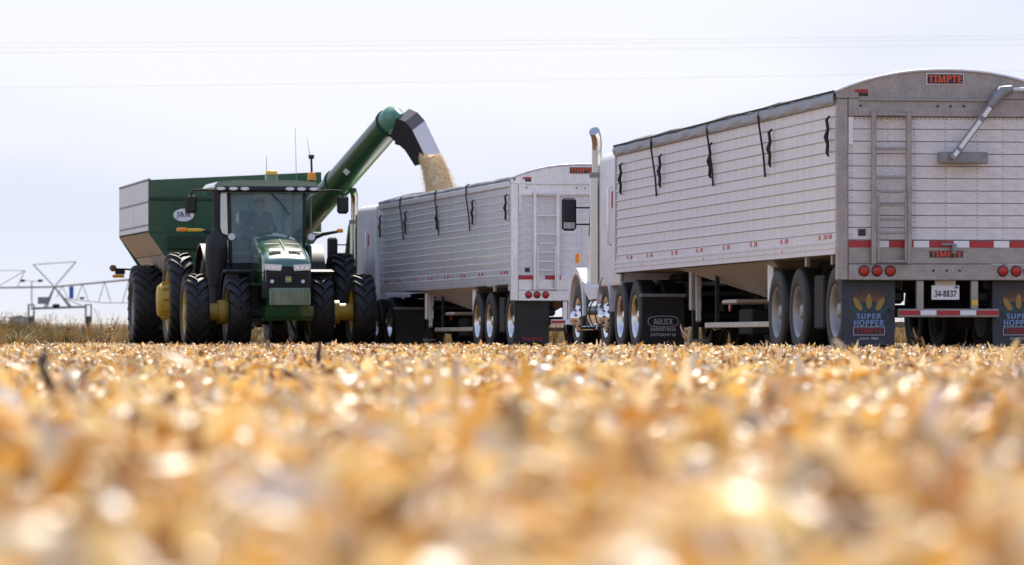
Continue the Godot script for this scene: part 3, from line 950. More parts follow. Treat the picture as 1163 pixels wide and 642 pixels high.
	boxp(t, "gear_housing", mats.black_frame, Vector3(0, 0.62, -3.4), Vector3(0.8, 0.5, 2.6), 0.05)
	for z in [0.0, -1.25, -2.5, -5.1]:
		var ax := MB.new()
		ax.tube(Vector3(-0.9, 0.515, z), Vector3(0.9, 0.515, z), 0.075, -1.0, 12)
		part(t, "axle", ax, mats.black_frame)
		for side in [-1.0, 1.0]:
			var steer: bool = z < -2.0
			road_wheel(t, side * 1.0, z, side, steer, mats.chrome if steer else mats.rim_alloy)
			if not steer:
				road_wheel(t, side * 0.68, z, -side, false, mats.rim_dull, false)
				boxp(t, "air_spring", mats.rubber, Vector3(side * 0.43, 0.66, z + 0.3), Vector3(0.2, 0.14, 0.2), 0.04)
	return t


# ---------------------------------------------------------------- farm tractor: origin on the ground under the front axle, forward is +z
func farm_tractor(o: Vector3, yaw: float, pitch: float) -> Node3D:
	var t := thing("farm_tractor", "green row crop tractor with dual black tyres, facing the stubble", "tractor", o)
	t.rotation = Vector3(pitch, yaw, 0)
	# wheels
	for side in [-1.0, 1.0]:
		field_wheel(t, side * 0.815, 0.0, side, 0.755, 0.46, 0.42, mats.hub_yellow, 0.0, "front_wheel")
		field_wheel(t, side * 1.645, 0.0, side, 0.755, 0.46, 0.42, mats.hub_yellow, 0.0, "front_wheel")
		field_wheel(t, side * 0.90, -3.05, side, 0.98, 0.50, 0.60, mats.hub_yellow, 0.0, "rear_wheel")
		field_wheel(t, side * 1.66, -3.05, side, 0.98, 0.50, 0.60, mats.hub_yellow, 0.42, "rear_wheel")
		var sp := MB.new()
		sp.lathe([Vector2(0.82, 0.0), Vector2(0.82, 0.20), Vector2(1.05, 0.20), Vector2(1.05, 0.235), Vector2(1.20, 0.235), Vector2(1.20, 0.17), Vector2(1.62, 0.17), Vector2(1.62, 0.0)], 24)
		var spn := part(t, "front_hub_spacer", sp, mats.hub_yellow, Transform3D(Basis(Vector3.UP, 0.0 if side > 0 else PI), Vector3(0, 0.725, 0)))
		spn.set_meta("label", "yellow cast hub joining the two front tyres")
		var ra := MB.new()
		ra.tube(Vector3(side * 0.3, 0.95, -3.05), Vector3(side * 1.95, 0.95, -3.05), 0.09, -1.0, 14)
		part(t, "rear_axle", ra, mats.hub_yellow)
		# front fender
		var ff := MB.new()
		var arch := PackedVector2Array()
		for k in 9:
			var a := lerpf(1.25, 2.7, k / 8.0)
			arch.append(Vector2(0.85 * cos(a), 0.725 + 0.84 * sin(a)))
		for k in range(8, -1, -1):
			var a := lerpf(1.25, 2.7, k / 8.0)
			arch.append(Vector2(0.81 * cos(a), 0.725 + 0.80 * sin(a)))
		ff.prism(arch, Vector3(side * 0.80, 0, 0), Vector3(0, 0, 1), Vector3.UP, -0.27, 0.27, true)
		part(t, "front_fender", ff, mats.black_plastic)
		# rear fender
		var rf := MB.new()
		var ar := PackedVector2Array()
		for k in 11:
			var a := lerpf(0.35, 2.7, k / 10.0)
			ar.append(Vector2(1.16 * cos(a), 0.95 + 1.16 * sin(a)))
		for k in range(10, -1, -1):
			var a := lerpf(0.35, 2.7, k / 10.0)
			ar.append(Vector2(1.12 * cos(a), 0.95 + 1.12 * sin(a)))
		rf.prism(ar, Vector3(side * 1.03, 0, -3.05), Vector3(0, 0, 1), Vector3.UP, -0.20, 0.20, true)
		part(t, "rear_fender", rf, mats.black_plastic)
		boxp(t, "fender_panel", mats.green_paint, Vector3(side * 0.86, 1.62, -2.4), Vector3(0.10, 0.95, 1.2), 0.05)
	# chassis
	boxp(t, "front_axle", mats.dark_green, Vector3(0, 0.725, 0), Vector3(1.35, 0.24, 0.26), 0.05)
	boxp(t, "chassis", mats.black_frame, Vector3(0, 0.95, -1.3), Vector3(0.62, 0.62, 3.9), 0.06)
	boxp(t, "belly", mats.black_frame, Vector3(0, 0.62, -1.7), Vector3(0.5, 0.3, 2.0), 0.06)
	boxp(t, "drawbar", mats.black_frame, Vector3(0, 0.45, -3.6), Vector3(0.12, 0.08, 1.2), 0.02)
	var lk := MB.new()
	lk.bar(Vector3(-0.25, 0.7, 0.9), Vector3(-0.28, 0.22, 1.0), 0.06, 0.05, 0.01)
	part(t, "lower_link", lk, mats.black_frame)
	lk = MB.new()
	lk.bar(Vector3(0.15, 0.6, 0.6), Vector3(0.3, 0.2, 0.7), 0.06, 0.05, 0.01)
	part(t, "lower_link", lk, mats.black_frame)
	# hood: sections along z
	var secs := [[1.48, 0.42, 1.32, 1.60], [1.44, 0.46, 1.30, 1.71], [1.28, 0.48, 1.30, 1.80], [0.7, 0.485, 1.30, 1.98], [0.0, 0.475, 1.30, 2.14], [-0.6, 0.45, 1.30, 2.23], [-1.0, 0.43, 1.30, 2.27]]
	var rows := []
	for s in secs:
		var w: float = s[1]
		var lo: float = s[2]
		var hi: float = s[3]
		var line := []
		for q in [[-1.0, 0.0], [-1.0, 0.35], [-1.0, 0.7], [-0.97, 0.88], [-0.88, 0.97], [-0.7, 1.0], [-0.35, 1.03], [0.0, 1.04], [0.35, 1.03], [0.7, 1.0], [0.88, 0.97], [0.97, 0.88], [1.0, 0.7], [1.0, 0.35], [1.0, 0.0]]:
			line.append(Vector3(q[0] * w, lerpf(lo, hi, q[1]), s[0]))
		rows.append(line)
	rows.reverse()
	var hood := MB.new()
	hood.grid(rows)
	var hn := part(t, "hood", hood, mats.green_paint)
	for side in [-1.0, 1.0]:
		boxp(hn, "hood_vent", mats.black_plastic, Vector3(side * 0.2, 2.055, 0.55), Vector3(0.28, 0.012, 0.05), 0.004).rotation.x = 0.2
		boxp(hn, "hood_screen", mats.galvanised, Vector3(side * 0.19, 1.925, 1.05), Vector3(0.24, 0.02, 0.16), 0.006).rotation.x = 0.25
	boxp(hn, "hood_seam", mats.black_plastic, Vector3(0, 2.02, 0.72), Vector3(0.012, 0.02, 1.1), 0.002).rotation.x = 0.24
	# nose: black grille, lamps, emblem
	var nose := MB.new()
	nose.prism(PackedVector2Array([Vector2(-0.46, 1.0), Vector2(0.46, 1.0), Vector2(0.465, 1.5), Vector2(0.43, 1.62), Vector2(-0.43, 1.62), Vector2(-0.465, 1.5)]), Vector3(0, 0, 1.36), Vector3.RIGHT, Vector3.UP, -0.25, 0.10)
	var gr := part(t, "grille", nose, mats.black_plastic)
	for k in 7:
		boxp(gr, "grille_bar", mats.black_frame, Vector3(0, 1.17 + k * 0.045, 1.466), Vector3(0.70, 0.012, 0.016), 0.003)
	for side in [-1.0, 1.0]:
		var hl := MB.new()
		hl.prism(PackedVector2Array([Vector2(side * 0.13, 1.525), Vector2(side * 0.445, 1.54), Vector2(side * 0.455, 1.66), Vector2(side * 0.11, 1.64)]), Vector3(0, 0, 1.40), Vector3.RIGHT, Vector3.UP, 0.0, 0.085)
		var hlp := part(t, "headlamp", hl, mats.lens)
		for k in 3:
			var bz := MB.new()
			bz.tube(Vector3(side * (0.19 + 0.095 * k), 1.585, 1.484), Vector3(side * (0.19 + 0.095 * k), 1.585, 1.492), 0.034, -1.0, 12)
			part(hlp, "reflector_bowl", bz, mats.rim_alloy)
		var wl := MB.new()
		wl.tube(Vector3(side * 0.30, 1.32, 1.45), Vector3(side * 0.30, 1.32, 1.48), 0.035, -1.0, 14)
		part(t, "grille_lamp", wl, mats.lens)
	var em := sub(t, "emblem", at(0.02, 1.36, 1.475))
	boxp(em, "badge", mats.green_paint, Vector3.ZERO, Vector3(0.13, 0.13, 0.02), 0.03)
	var deer := MB.new()
	deer.prism(PackedVector2Array([Vector2(-0.045, -0.03), Vector2(-0.02, -0.005), Vector2(0.015, -0.012), Vector2(0.035, -0.03), Vector2(0.042, -0.02), Vector2(0.028, 0.0), Vector2(0.045, 0.03), Vector2(0.02, 0.02), Vector2(-0.02, 0.022), Vector2(-0.045, 0.005)]), Vector3(0, 0, 0.011), Vector3.RIGHT, Vector3.UP, 0.0, 0.003)
	part(em, "leaping_deer", deer, mats.yellow)
	# front weights in their green carrier
	var wt := sub(t, "front_weight", at(0, 0, 0))
	boxp(wt, "weight_block", mats.green_paint, Vector3(0.0, 1.02, 1.66), Vector3(0.80, 0.345, 0.42), 0.025)
	for k in 15:
		boxp(wt, "weight_rib", mats.green_paint, Vector3(-0.364 + k * 0.052, 1.02, 1.875), Vector3(0.036, 0.33, 0.018), 0.006)
	var lw := MB.new()
	lw.prism(PackedVector2Array([Vector2(1.1, 0.56), Vector2(1.62, 0.56), Vector2(1.72, 0.65), Vector2(1.82, 0.84), Vector2(1.1, 0.84)]), Vector3.ZERO, Vector3(0, 0, 1), Vector3.UP, -0.47, 0.47)
	part(wt, "bumper", lw, mats.green_paint)
	# exhaust on the tractor's right
	var ex := sub(t, "exhaust_stack", at(-1.10, 0, -1.05))
	var mu := MB.new()
	mu.lathe([Vector2(1.25, 0.0), Vector2(1.25, 0.20), Vector2(1.95, 0.23), Vector2(2.18, 0.21), Vector2(2.32, 0.10), Vector2(2.42, 0.075), Vector2(2.45, 0.0)], 24)
	part(ex, "muffler", mu, mats.black_plastic, Transform3D(Basis(Vector3.BACK, PI / 2), Vector3.ZERO))
	var sp2 := MB.new()
	sp2.path([Vector3(0, 2.3, 0), Vector3(0, 2.95, 0), Vector3(0.0, 3.12, 0.0)], [0.075, 0.075, 0.085], 16)
	part(ex, "pipe", sp2, mats.black_plastic)
	boxp(t, "tool_step", mats.black_plastic, Vector3(-1.02, 1.2, -1.25), Vector3(0.40, 0.9, 0.7), 0.08)
	# cab
	var cab := sub(t, "cab", at(-0.08, 0, 0))
	boxp(cab, "floor", mats.black_frame, Vector3(0, 1.60, -2.0), Vector3(1.5, 0.10, 1.75), 0.02)
	var low := MB.new()
	low.prism(PackedVector2Array([Vector2(-0.62, 1.30), Vector2(0.62, 1.30), Vector2(0.72, 1.75), Vector2(-0.72, 1.75)]), Vector3(0, 0, -1.16), Vector3.RIGHT, Vector3.UP, 0.0, 0.05)
	part(cab, "firewall", low, mats.black_plastic)
	for side in [-1.0, 1.0]:
		var pl := MB.new()
		pl.bar(Vector3(side * 0.73, 1.66, -1.13), Vector3(side * 0.76, 3.12, -1.24), 0.07, 0.10, 0.02, Vector3.BACK)
		part(cab, "front_pillar", pl, mats.black_plastic)
		var pm := MB.new()
		pm.bar(Vector3(side * 0.86, 1.66, -2.2), Vector3(side * 0.88, 3.12, -2.2), 0.06, 0.08, 0.02, Vector3.BACK)
		part(cab, "door_pillar", pm, mats.black_plastic)
		var pr := MB.new()
		pr.bar(Vector3(side * 0.74, 1.9, -2.85), Vector3(side * 0.74, 3.12, -2.85), 0.07, 0.07, 0.02, Vector3.BACK)
		part(cab, "rear_pillar", pr, mats.black_plastic)
		var sg := MB.new()
		sg.quad(Vector3(side * 0.765, 1.68, -1.2), Vector3(side * 0.795, 3.1, -1.28), Vector3(side * 0.895, 3.1, -2.16), Vector3(side * 0.875, 1.68, -2.16), Vector3.ZERO)
		part(cab, "door_glass", sg, mats.cab_glass)
		boxp(cab, "grab_handle", mats.white_tape if side < 0 else mats.galvanised, Vector3(side * 0.93, 2.55, -1.55), Vector3(0.035, 0.95, 0.05), 0.012)
	var ws := MB.new()
	var g := []
	for i in 7:
		var line := []
		for j in 9:
			var u := lerpf(-1.0, 1.0, j / 8.0)
			var y := lerpf(1.70, 3.10, i / 6.0)
			line.append(Vector3(u * lerpf(0.70, 0.725, i / 6.0), y, lerpf(-1.10, -1.21, i / 6.0) + 0.08 * (1.0 - u * u)))
		g.append(line)
	g.reverse()
	ws.grid(g)
	part(cab, "windshield", ws, mats.cab_glass)
	var rw := MB.new()
	rw.quad(Vector3(-0.7, 1.9, -2.87), Vector3(0.7, 1.9, -2.87), Vector3(0.7, 3.1, -2.87), Vector3(-0.7, 3.1, -2.87), Vector3.ZERO)
	part(cab, "rear_window", rw, mats.cab_glass)
	boxp(cab, "rear_wall", mats.black_plastic, Vector3(0, 1.78, -2.87), Vector3(1.5, 0.26, 0.06), 0.02)
	var wp := MB.new()
	wp.path([Vector3(0.08, 3.08, -1.08), Vector3(0.22, 2.95, -1.045), Vector3(0.44, 2.66, -1.04)], 0.012, 6)
	part(cab, "wiper", wp, mats.black_plastic)
	# roof
	var rf2 := MB.new()
	var rp := PackedVector2Array()
	for q in [[-1.0, 3.10], [1.0, 3.10], [1.03, 3.16], [1.03, 3.24], [0.98, 3.31], [0.6, 3.345], [-0.6, 3.345], [-0.98, 3.31], [-1.05, 3.24], [-1.05, 3.16]]:
		rp.append(Vector2(q[0], q[1]))
	rf2.prism(rp, Vector3(0, 0, -1.0), Vector3.RIGHT, Vector3.UP, -2.15, 0.0, true)
	var roof := part(t, "roof", rf2, mats.green_paint, at(-0.10, 0, 0))
	boxp(roof, "visor", mats.black_plastic, Vector3(0, 3.165, -0.98), Vector3(2.06, 0.12, 0.10), 0.04)
	for x in [-0.93, -0.68, -0.45, 0.45, 0.68, 0.93]:
		var wl := MB.new()
		var e := PackedVector2Array()
		for k in 14:
			e.append(Vector2(0.09 * cos(TAU * k / 14), 0.034 * sin(TAU * k / 14)))
		wl.prism(e, Vector3(x, 3.175, -0.93), Vector3.RIGHT, Vector3.UP, -0.01, 0.012)
		part(roof, "work_lamp", wl, mats.lens)
	var gp := sub(t, "position_receiver", at(0.02, 3.345, -1.25))
	var gd := MB.new()
	gd.lathe([Vector2(0.0, 0.125), Vector2(0.10, 0.13), Vector2(0.12, 0.12), Vector2(0.12, 0.0)], 20)
	part(gp, "base", gd, mats.green_paint, Transform3D(Basis(Vector3.BACK, PI / 2), Vector3.ZERO))
	var gy := MB.new()
	gy.lathe([Vector2(0.118, 0.125), Vector2(0.17, 0.12), Vector2(0.20, 0.09), Vector2(0.205, 0.0)], 20)
	part(gp, "dome", gy, mats.yellow, Transform3D(Basis(Vector3.BACK, PI / 2), Vector3.ZERO))
	var an := MB.new()
	an.tube(Vector3(0.0, 3.34, -1.9), Vector3(0.0, 3.85, -1.9), 0.008, 0.004, 6)
	part(t, "antenna", an, mats.black_plastic)
	var an2 := MB.new()
	an2.tube(Vector3(0.72, 3.33, -2.8), Vector3(0.70, 4.45, -2.85), 0.007, 0.004, 6)
	part(t, "antenna", an2, mats.galvanised)
	var bc := sub(t, "beacon", at(0.98, 3.30, -2.4))
	var bm := MB.new()
	bm.tube(Vector3(0, -0.08, 0), Vector3(0, 0.10, 0), 0.035, -1.0, 10)
	part(bc, "mount", bm, mats.black_plastic)
	var bo := MB.new()
	bo.lathe([Vector2(0.09, 0.0), Vector2(0.09, 0.09), Vector2(0.13, 0.09), Vector2(0.22, 0.08), Vector2(0.25, 0.05), Vector2(0.255, 0.0)], 18)
	part(bc, "lens", bo, mats.amber, Transform3D(Basis(Vector3.BACK, PI / 2), Vector3.ZERO))
	var bt := MB.new()
	bt.tube(Vector3(0.0, 0.24, 0), Vector3(-0.01, 0.52, 0), 0.022, -1.0, 8)
	bt.tube(Vector3(-0.01, 0.52, 0), Vector3(-0.01, 0.60, 0), 0.055, 0.06, 14)
	bt.tube(Vector3(-0.04, 0.6, 0), Vector3(-0.10, 0.95, 0), 0.006, 0.003, 6)
	part(bc, "receiver_mast", bt, mats.black_plastic)
	# mirrors and flashers on arms
	for side in [-1.0, 1.0]:
		var mi := sub(t, "mirror", at(side * 1.52 - 0.08, 2.87, -1.15))
		boxp(mi, "housing", mats.black_plastic, Vector3.ZERO, Vector3(0.235, 0.37, 0.10), 0.045)
		var ma := MB.new()
		ma.path([Vector3(0, 0.17, 0), Vector3(-side * 0.03, 0.27, 0), Vector3(-side * 0.25, 0.285, 0), Vector3(-side * 0.62, 0.25, 0.04)], 0.018, 8)
		part(mi, "mirror_arm", ma, mats.black_frame)
		var fa := sub(t, "flasher_arm", at(side * 0.8, 2.30, -1.3))
		var fb := MB.new()
		fb.path([Vector3(0, -0.12, 0.1), Vector3(side * 0.25, -0.02, 0.08), Vector3(side * 0.55, 0.035, 0.05)], [0.05, 0.04, 0.03], 8)
		part(fa, "arm", fb, mats.black_plastic)
		if side < 0:
			boxp(fa, "amber_lamp", mats.amber, Vector3(-0.97, 0.06, 0.05), Vector3(0.20, 0.085, 0.10), 0.02)
			boxp(fa, "lamp_bar", mats.yellow, Vector3(-0.71, 0.055, 0.05), Vector3(0.30, 0.06, 0.07), 0.01)
		else:
			boxp(fa, "amber_lamp", mats.amber, Vector3(0.60, 0.05, 0.05), Vector3(0.12, 0.08, 0.09), 0.02)
		var cl := MB.new()
		cl.tube(Vector3(side * 0.80, 2.22, -1.12), Vector3(side * 0.80, 2.22, -1.05), 0.07, -1.0, 14)
		part(t, "belt_lamp", cl, mats.lens)
	# inside
	var seat := sub(t, "seat", at(-0.11, 0, -2.15))
	boxp(seat, "cushion", mats.seat_cloth, Vector3(0, 2.05, 0), Vector3(0.52, 0.14, 0.52), 0.05)
	boxp(seat, "backrest", mats.seat_cloth, Vector3(0, 2.42, -0.27), Vector3(0.50, 0.66, 0.14), 0.05)
	boxp(seat, "pedestal", mats.black_plastic, Vector3(0, 1.82, -0.02), Vector3(0.36, 0.36, 0.36), 0.04)
	boxp(seat, "armrest_console", mats.black_plastic, Vector3(-0.36, 2.22, 0.10), Vector3(0.14, 0.12, 0.5), 0.04)
	var st := sub(t, "steering_wheel", Transform3D(Basis(Vector3.RIGHT, 0.5), Vector3(-0.11, 2.33, -1.72)))
	var sw := MB.new()
	var ring := []
	for k in 25:
		ring.append(Vector3(0.19 * cos(TAU * k / 24), 0, 0.19 * sin(TAU * k / 24)))
	sw.path(ring, 0.015, 8, false)
	for k in 3:
		sw.tube(Vector3.ZERO, Vector3(0.18 * cos(TAU * k / 3 + 0.5), 0, 0.18 * sin(TAU * k / 3 + 0.5)), 0.012)
	part(st, "rim", sw, mats.black_plastic)
	var cm := MB.new()
	cm.tube(Vector3(0, 0, 0), Vector3(0, -0.62, 0.12), 0.045, 0.06, 10)
	part(st, "column", cm, mats.black_plastic)
	boxp(t, "monitor", mats.sign_dark, Vector3(-0.50, 2.62, -1.75), Vector3(0.14, 0.24, 0.05), 0.015)
	boxp(t, "cab_bottle", mats.white_tape, Vector3(-0.47, 2.62, -2.62), Vector3(0.13, 0.27, 0.12), 0.05)
	return t


# ---------------------------------------------------------------- grain cart: origin on the ground under the middle of the tank's front wall, forward is +z
func grain_cart(o: Vector3, yaw: float) -> Node3D:
	var t := thing("grain_cart", "green grain cart with raised unloading auger, hitched behind the tractor", "grain cart", o)
	t.rotation.y = yaw
	var W := 1.85
	var L := 6.4
	# front wall: vertical top, tapered below; the extension rises towards the auger side
	var fr := MB.new()
	fr.prism(PackedVector2Array([Vector2(-W, 2.48), Vector2(W, 2.48), Vector2(W, 3.16), Vector2(-W, 3.16)]), Vector3.ZERO, Vector3.RIGHT, Vector3.UP, -0.05, 0.0)
	part(t, "front_panel", fr, mats.cart_green)
	var up := MB.new()
	up.prism(PackedVector2Array([Vector2(-W, 3.19), Vector2(W, 3.19), Vector2(W, 3.76), Vector2(-W, 3.57)]), Vector3.ZERO, Vector3.RIGHT, Vector3.UP, -0.05, 0.0)
	part(t, "front_extension", up, mats.cart_green)
	boxp(t, "front_seam_bar", mats.dark_green, Vector3(0, 3.175, 0.012), Vector3(2 * W, 0.07, 0.06), 0.01)
	var lf := MB.new()
	lf.prism(PackedVector2Array([Vector2(-W, 2.46), Vector2(-0.7, 0.85), Vector2(0.7, 0.85), Vector2(W, 2.46)]), Vector3.ZERO, Vector3.RIGHT, Vector3.UP, -0.05, -0.02)
	part(t, "front_slope", lf, mats.cart_green)
	boxp(t, "front_brace", mats.dark_green, Vector3(0, 2.25, 0.02), Vector3(2.9, 0.30, 0.08), 0.02)
	for k in 2:
		boxp(t, "wall_seam", mats.dark_green, Vector3(-0.9 + k * 1.2, 2.82, 0.004), Vector3(0.02, 0.62, 0.02), 0.004)
	boxp(t, "front_reflector", mats.amber, Vector3(-1.30, 1.98, 0.01), Vector3(0.26, 0.05, 0.02), 0.004)
	# sides
	for side in [-1.0, 1.0]:
		var panel: Material = mats.cart_side_glare if side < 0 else mats.cart_green  # one side has glare put into its colour, the other stays green
		var ys := [2.48, 2.62, 3.11, 3.57]
		for k in 3:
			for j in 2:
				var z0 := -0.06 - j * (L - 0.1) / 2.0
				var z1 := -0.06 - (j + 1) * (L - 0.1) / 2.0 + 0.03
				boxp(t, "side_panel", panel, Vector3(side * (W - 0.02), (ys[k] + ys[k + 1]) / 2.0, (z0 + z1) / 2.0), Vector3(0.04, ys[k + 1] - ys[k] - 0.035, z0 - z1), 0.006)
		for y in [2.62, 3.11]:
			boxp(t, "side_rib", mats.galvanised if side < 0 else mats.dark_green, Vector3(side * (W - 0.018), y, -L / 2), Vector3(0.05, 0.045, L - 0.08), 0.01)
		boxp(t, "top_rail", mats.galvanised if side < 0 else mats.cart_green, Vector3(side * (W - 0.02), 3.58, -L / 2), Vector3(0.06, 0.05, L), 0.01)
		# lower slope; on the pale side three bands paint reflected ground and sky
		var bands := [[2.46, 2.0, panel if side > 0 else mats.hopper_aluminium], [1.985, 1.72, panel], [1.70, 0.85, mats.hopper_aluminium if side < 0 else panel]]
		for q in bands:
			var sl := MB.new()
			var xa := lerpf(0.7, W, (q[0] - 0.85) / 1.61)
			var xb := lerpf(0.7, W, (q[1] - 0.85) / 1.61)
			var rear := L - 0.1
			var za: float = rear - (2.46 - q[0]) * 0.62
			var zb: float = rear - (2.46 - q[1]) * 0.62
			for d in [0.0, 0.03]:
				sl.quad(Vector3(side * (xa - d), q[0], -0.05), Vector3(side * (xa - d), q[0], -za), Vector3(side * (xb - d), q[1], -zb), Vector3(side * (xb - d), q[1], -0.05), Vector3(0, 2, -3))
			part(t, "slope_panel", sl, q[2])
		for k in 3:
			var st := MB.new()
			st.bar(Vector3(side * 1.72, 2.40, -0.9 - k * 1.9), Vector3(side * 0.85, 1.0, -0.9 - k * 1.9), 0.06, 0.10, 0.01, Vector3.BACK)
			part(t, "slope_rib", st, mats.cart_green)
	var bk := MB.new()
	bk.prism(PackedVector2Array([Vector2(-W, 2.46), Vector2(-0.9, 1.0), Vector2(0.9, 1.0), Vector2(W, 2.46), Vector2(W, 3.57), Vector2(-W, 3.57)]), Vector3(0, 0, -L + 0.04), Vector3.RIGHT, Vector3.UP, -0.05, 0.0)
	part(t, "rear_wall", bk, mats.cart_green)
	# emblem
	var em := sub(t, "maker_emblem", at(-1.10, 2.83, 0.012))
	var e := PackedVector2Array()
	for k in 28:
		e.append(Vector2(0.22 * cos(TAU * k / 28), 0.135 * sin(TAU * k / 28)))
	var ed := MB.new()
	ed.prism(e, Vector3.ZERO, Vector3.RIGHT, Vector3.UP, -0.008, 0.004, true)
	part(em, "oval", ed, mats.white_tape)
	lettering(em, "J&M", Vector2(0.30, 0.135), at(0, 0, 0.007), mats.plate_dark, true)
	# chassis and wheels
	boxp(t, "axle_beam", mats.dark_green, Vector3(0, 0.85, -3.3), Vector3(2.2, 0.28, 0.30), 0.03)
	boxp(t, "frame_beam", mats.dark_green, Vector3(0, 0.75, -1.4), Vector3(0.7, 0.30, 4.4), 0.03)
	var tg := MB.new()
	tg.bar(Vector3(0.3, 0.72, 0.6), Vector3(0.05, 0.48, 2.3), 0.14, 0.16, 0.02)
	part(t, "tongue", tg, mats.dark_green)
	tg = MB.new()
	tg.bar(Vector3(-0.3, 0.72, 0.6), Vector3(-0.05, 0.48, 2.3), 0.14, 0.16, 0.02)
	part(t, "tongue", tg, mats.dark_green)
	for side in [-1.0, 1.0]:
		field_wheel(t, side * 1.50, -3.3, side, 0.92, 0.78, 0.42, mats.rim_dull)
	boxp(t, "hose_box", mats.dark_green, Vector3(1.52, 2.05, 0.25), Vector3(0.17, 0.30, 0.17), 0.02)
	var hb := MB.new()
	hb.tube(Vector3(1.52, 1.2, 0.25), Vector3(1.52, 1.95, 0.25), 0.03)
	hb.tube(Vector3(1.52, 1.2, 0.25), Vector3(1.1, 1.2, -0.05), 0.03)
	part(t, "box_post", hb, mats.dark_green)
	# side marker lamp on a bracket at the rear corner
	var mk := sub(t, "marker_bracket", at(-1.62, 1.72, -5.9))
	var mb := MB.new()
	mb.tube(Vector3(0.7, 0.0, 0), Vector3(-0.35, 0.03, 0), 0.022)
	part(mk, "arm", mb, mats.black_frame)
	var ml := MB.new()
	ml.lathe([Vector2(-0.04, 0.0), Vector2(-0.04, 0.075), Vector2(0.03, 0.08), Vector2(0.05, 0.06), Vector2(0.055, 0.0)], 16)
	part(mk, "round_lamp", ml, mats.print_brown, Transform3D(Basis(Vector3.UP, -PI / 2), Vector3(-0.42, 0.05, 0)))
	boxp(mk, "amber_lamp", mats.amber, Vector3(-0.30, -0.13, 0), Vector3(0.26, 0.07, 0.08), 0.01)
	boxp(mk, "lamp_case", mats.black_frame, Vector3(-0.26, -0.04, 0), Vector3(0.22, 0.10, 0.09), 0.01)
	return t


func auger(cart: Node3D, foot: Vector3, head: Vector3) -> void:
	# foot and head are world points; the auger is part of the cart
	var inv := cart.transform.affine_inverse()
	var a := inv * foot
	var b := inv * head
	var au := sub(cart, "unloading_auger", Transform3D())
	var d := (b - a).normalized()
	var tb := MB.new()
	tb.path([a - d * 1.2, a, b - d * 0.02], 0.285, 28, true)
	part(au, "tube", tb, mats.cart_green)
	for k in [0.05, 0.45, 0.97]:
		var fl := MB.new()
		var p := a.lerp(b, k)
		fl.path([p - d * 0.025, p + d * 0.025], 0.315, 28)
		part(au, "flange", fl, mats.cart_green)
	var hs := MB.new()
	var side := d.cross(Vector3.UP).normalized()
	hs.path([a + d * 0.5 - side * 0.0 + Vector3(0, 0.36, 0), a.lerp(b, 0.42) + Vector3(0, 0.40, 0)], 0.02, 6)
	part(au, "hose", hs, mats.black_plastic)
	var mid := a.lerp(b, 0.62)
	var inb := cart.transform.basis.inverse()
	var face := (inb * Vector3(0, 0, 1)).normalized()
	var nrm := (face - d * face.dot(d)).normalized()
	var lb := MB.new()
	lb.xf = Transform3D(Basis(d, nrm.cross(d), nrm), mid + nrm * 0.283)
	lb.box(Vector3(0, 0.0, 0), Vector3(0.16, 0.12, 0.008))
	part(au, "warning_label", lb, mats.white_tape)
	# domed elbow
	var dm := MB.new()
	var out := inb * Vector3(0.80, -0.25, 0.30).normalized()
	var e0 := b
	dm.path([e0 - d * 0.05, e0 + d * 0.08, e0 + d * 0.15 + out * 0.06, e0 + d * 0.18 + out * 0.12], [0.288, 0.27, 0.20, 0.09], 24)
	part(au, "end_dome", dm, mats.cart_pale)
	# spout hood: side profile pushed across
	var ex := (inb * Vector3(0.86, 0.0, 0.20)).normalized()
	var far := (inb * Vector3(0.40, 0.36, -0.84)).normalized()
	var px := (inb * Vector3(1, 0, 0)).normalized()
	px = (px - far * px.dot(far)).normalized()
	var py := far.cross(px).normalized()
	if (cart.transform.basis * py).y < 0.0:
		py = -py
	var prof := PackedVector2Array([Vector2(-0.02, -0.32), Vector2(0.12, 0.10), Vector2(0.30, 0.05), Vector2(0.46, -0.10), Vector2(0.80, -0.74), Vector2(0.52, -0.86), Vector2(0.30, -0.55)])
	var sp := MB.new()
	var o := b - far * 0.28 + (inb * Vector3(0.10, 0.05, 0.0))
	var zdir := px.cross(py).normalized()
	var s := signf(zdir.dot(far))
	# two cheeks and a back, so that the chute is hollow and open at the lower end
	sp.prism(prof, o, px, py, 0.0, s * 0.03)
	sp.prism(prof, o, px, py, s * 0.56, s * 0.59)
	part(au, "spout_cheek", sp, mats.spout_black)
	for seg in [[1, 2, "spout_top"], [2, 3, "spout_top"], [3, 4, "spout_face"], [0, 6, "spout_floor"], [6, 5, "spout_floor"], [0, 1, "spout_throat"]]:
		var w := MB.new()
		var p0: Vector2 = prof[seg[0]]
		var p1: Vector2 = prof[seg[1]]
		var u := (p1 - p0).normalized()
		var q := Vector2(-u.y, u.x) * 0.012
		w.prism(PackedVector2Array([p0 - q, p1 - q, p1 + q, p0 + q]), o, px, py, s * 0.002, s * 0.588)
		part(au, seg[2], w, mats.spout_pale if seg[2] == "spout_face" else (mats.spout_slate if seg[2] == "spout_top" else mats.spout_black))
	var cy := MB.new()
	cy.tube(b - d * 0.55 + inb * Vector3(0.30, -0.20, 0.1), b + inb * Vector3(0.42, -0.55, 0.1), 0.035)
	part(au, "spout_cylinder", cy, mats.black_frame)


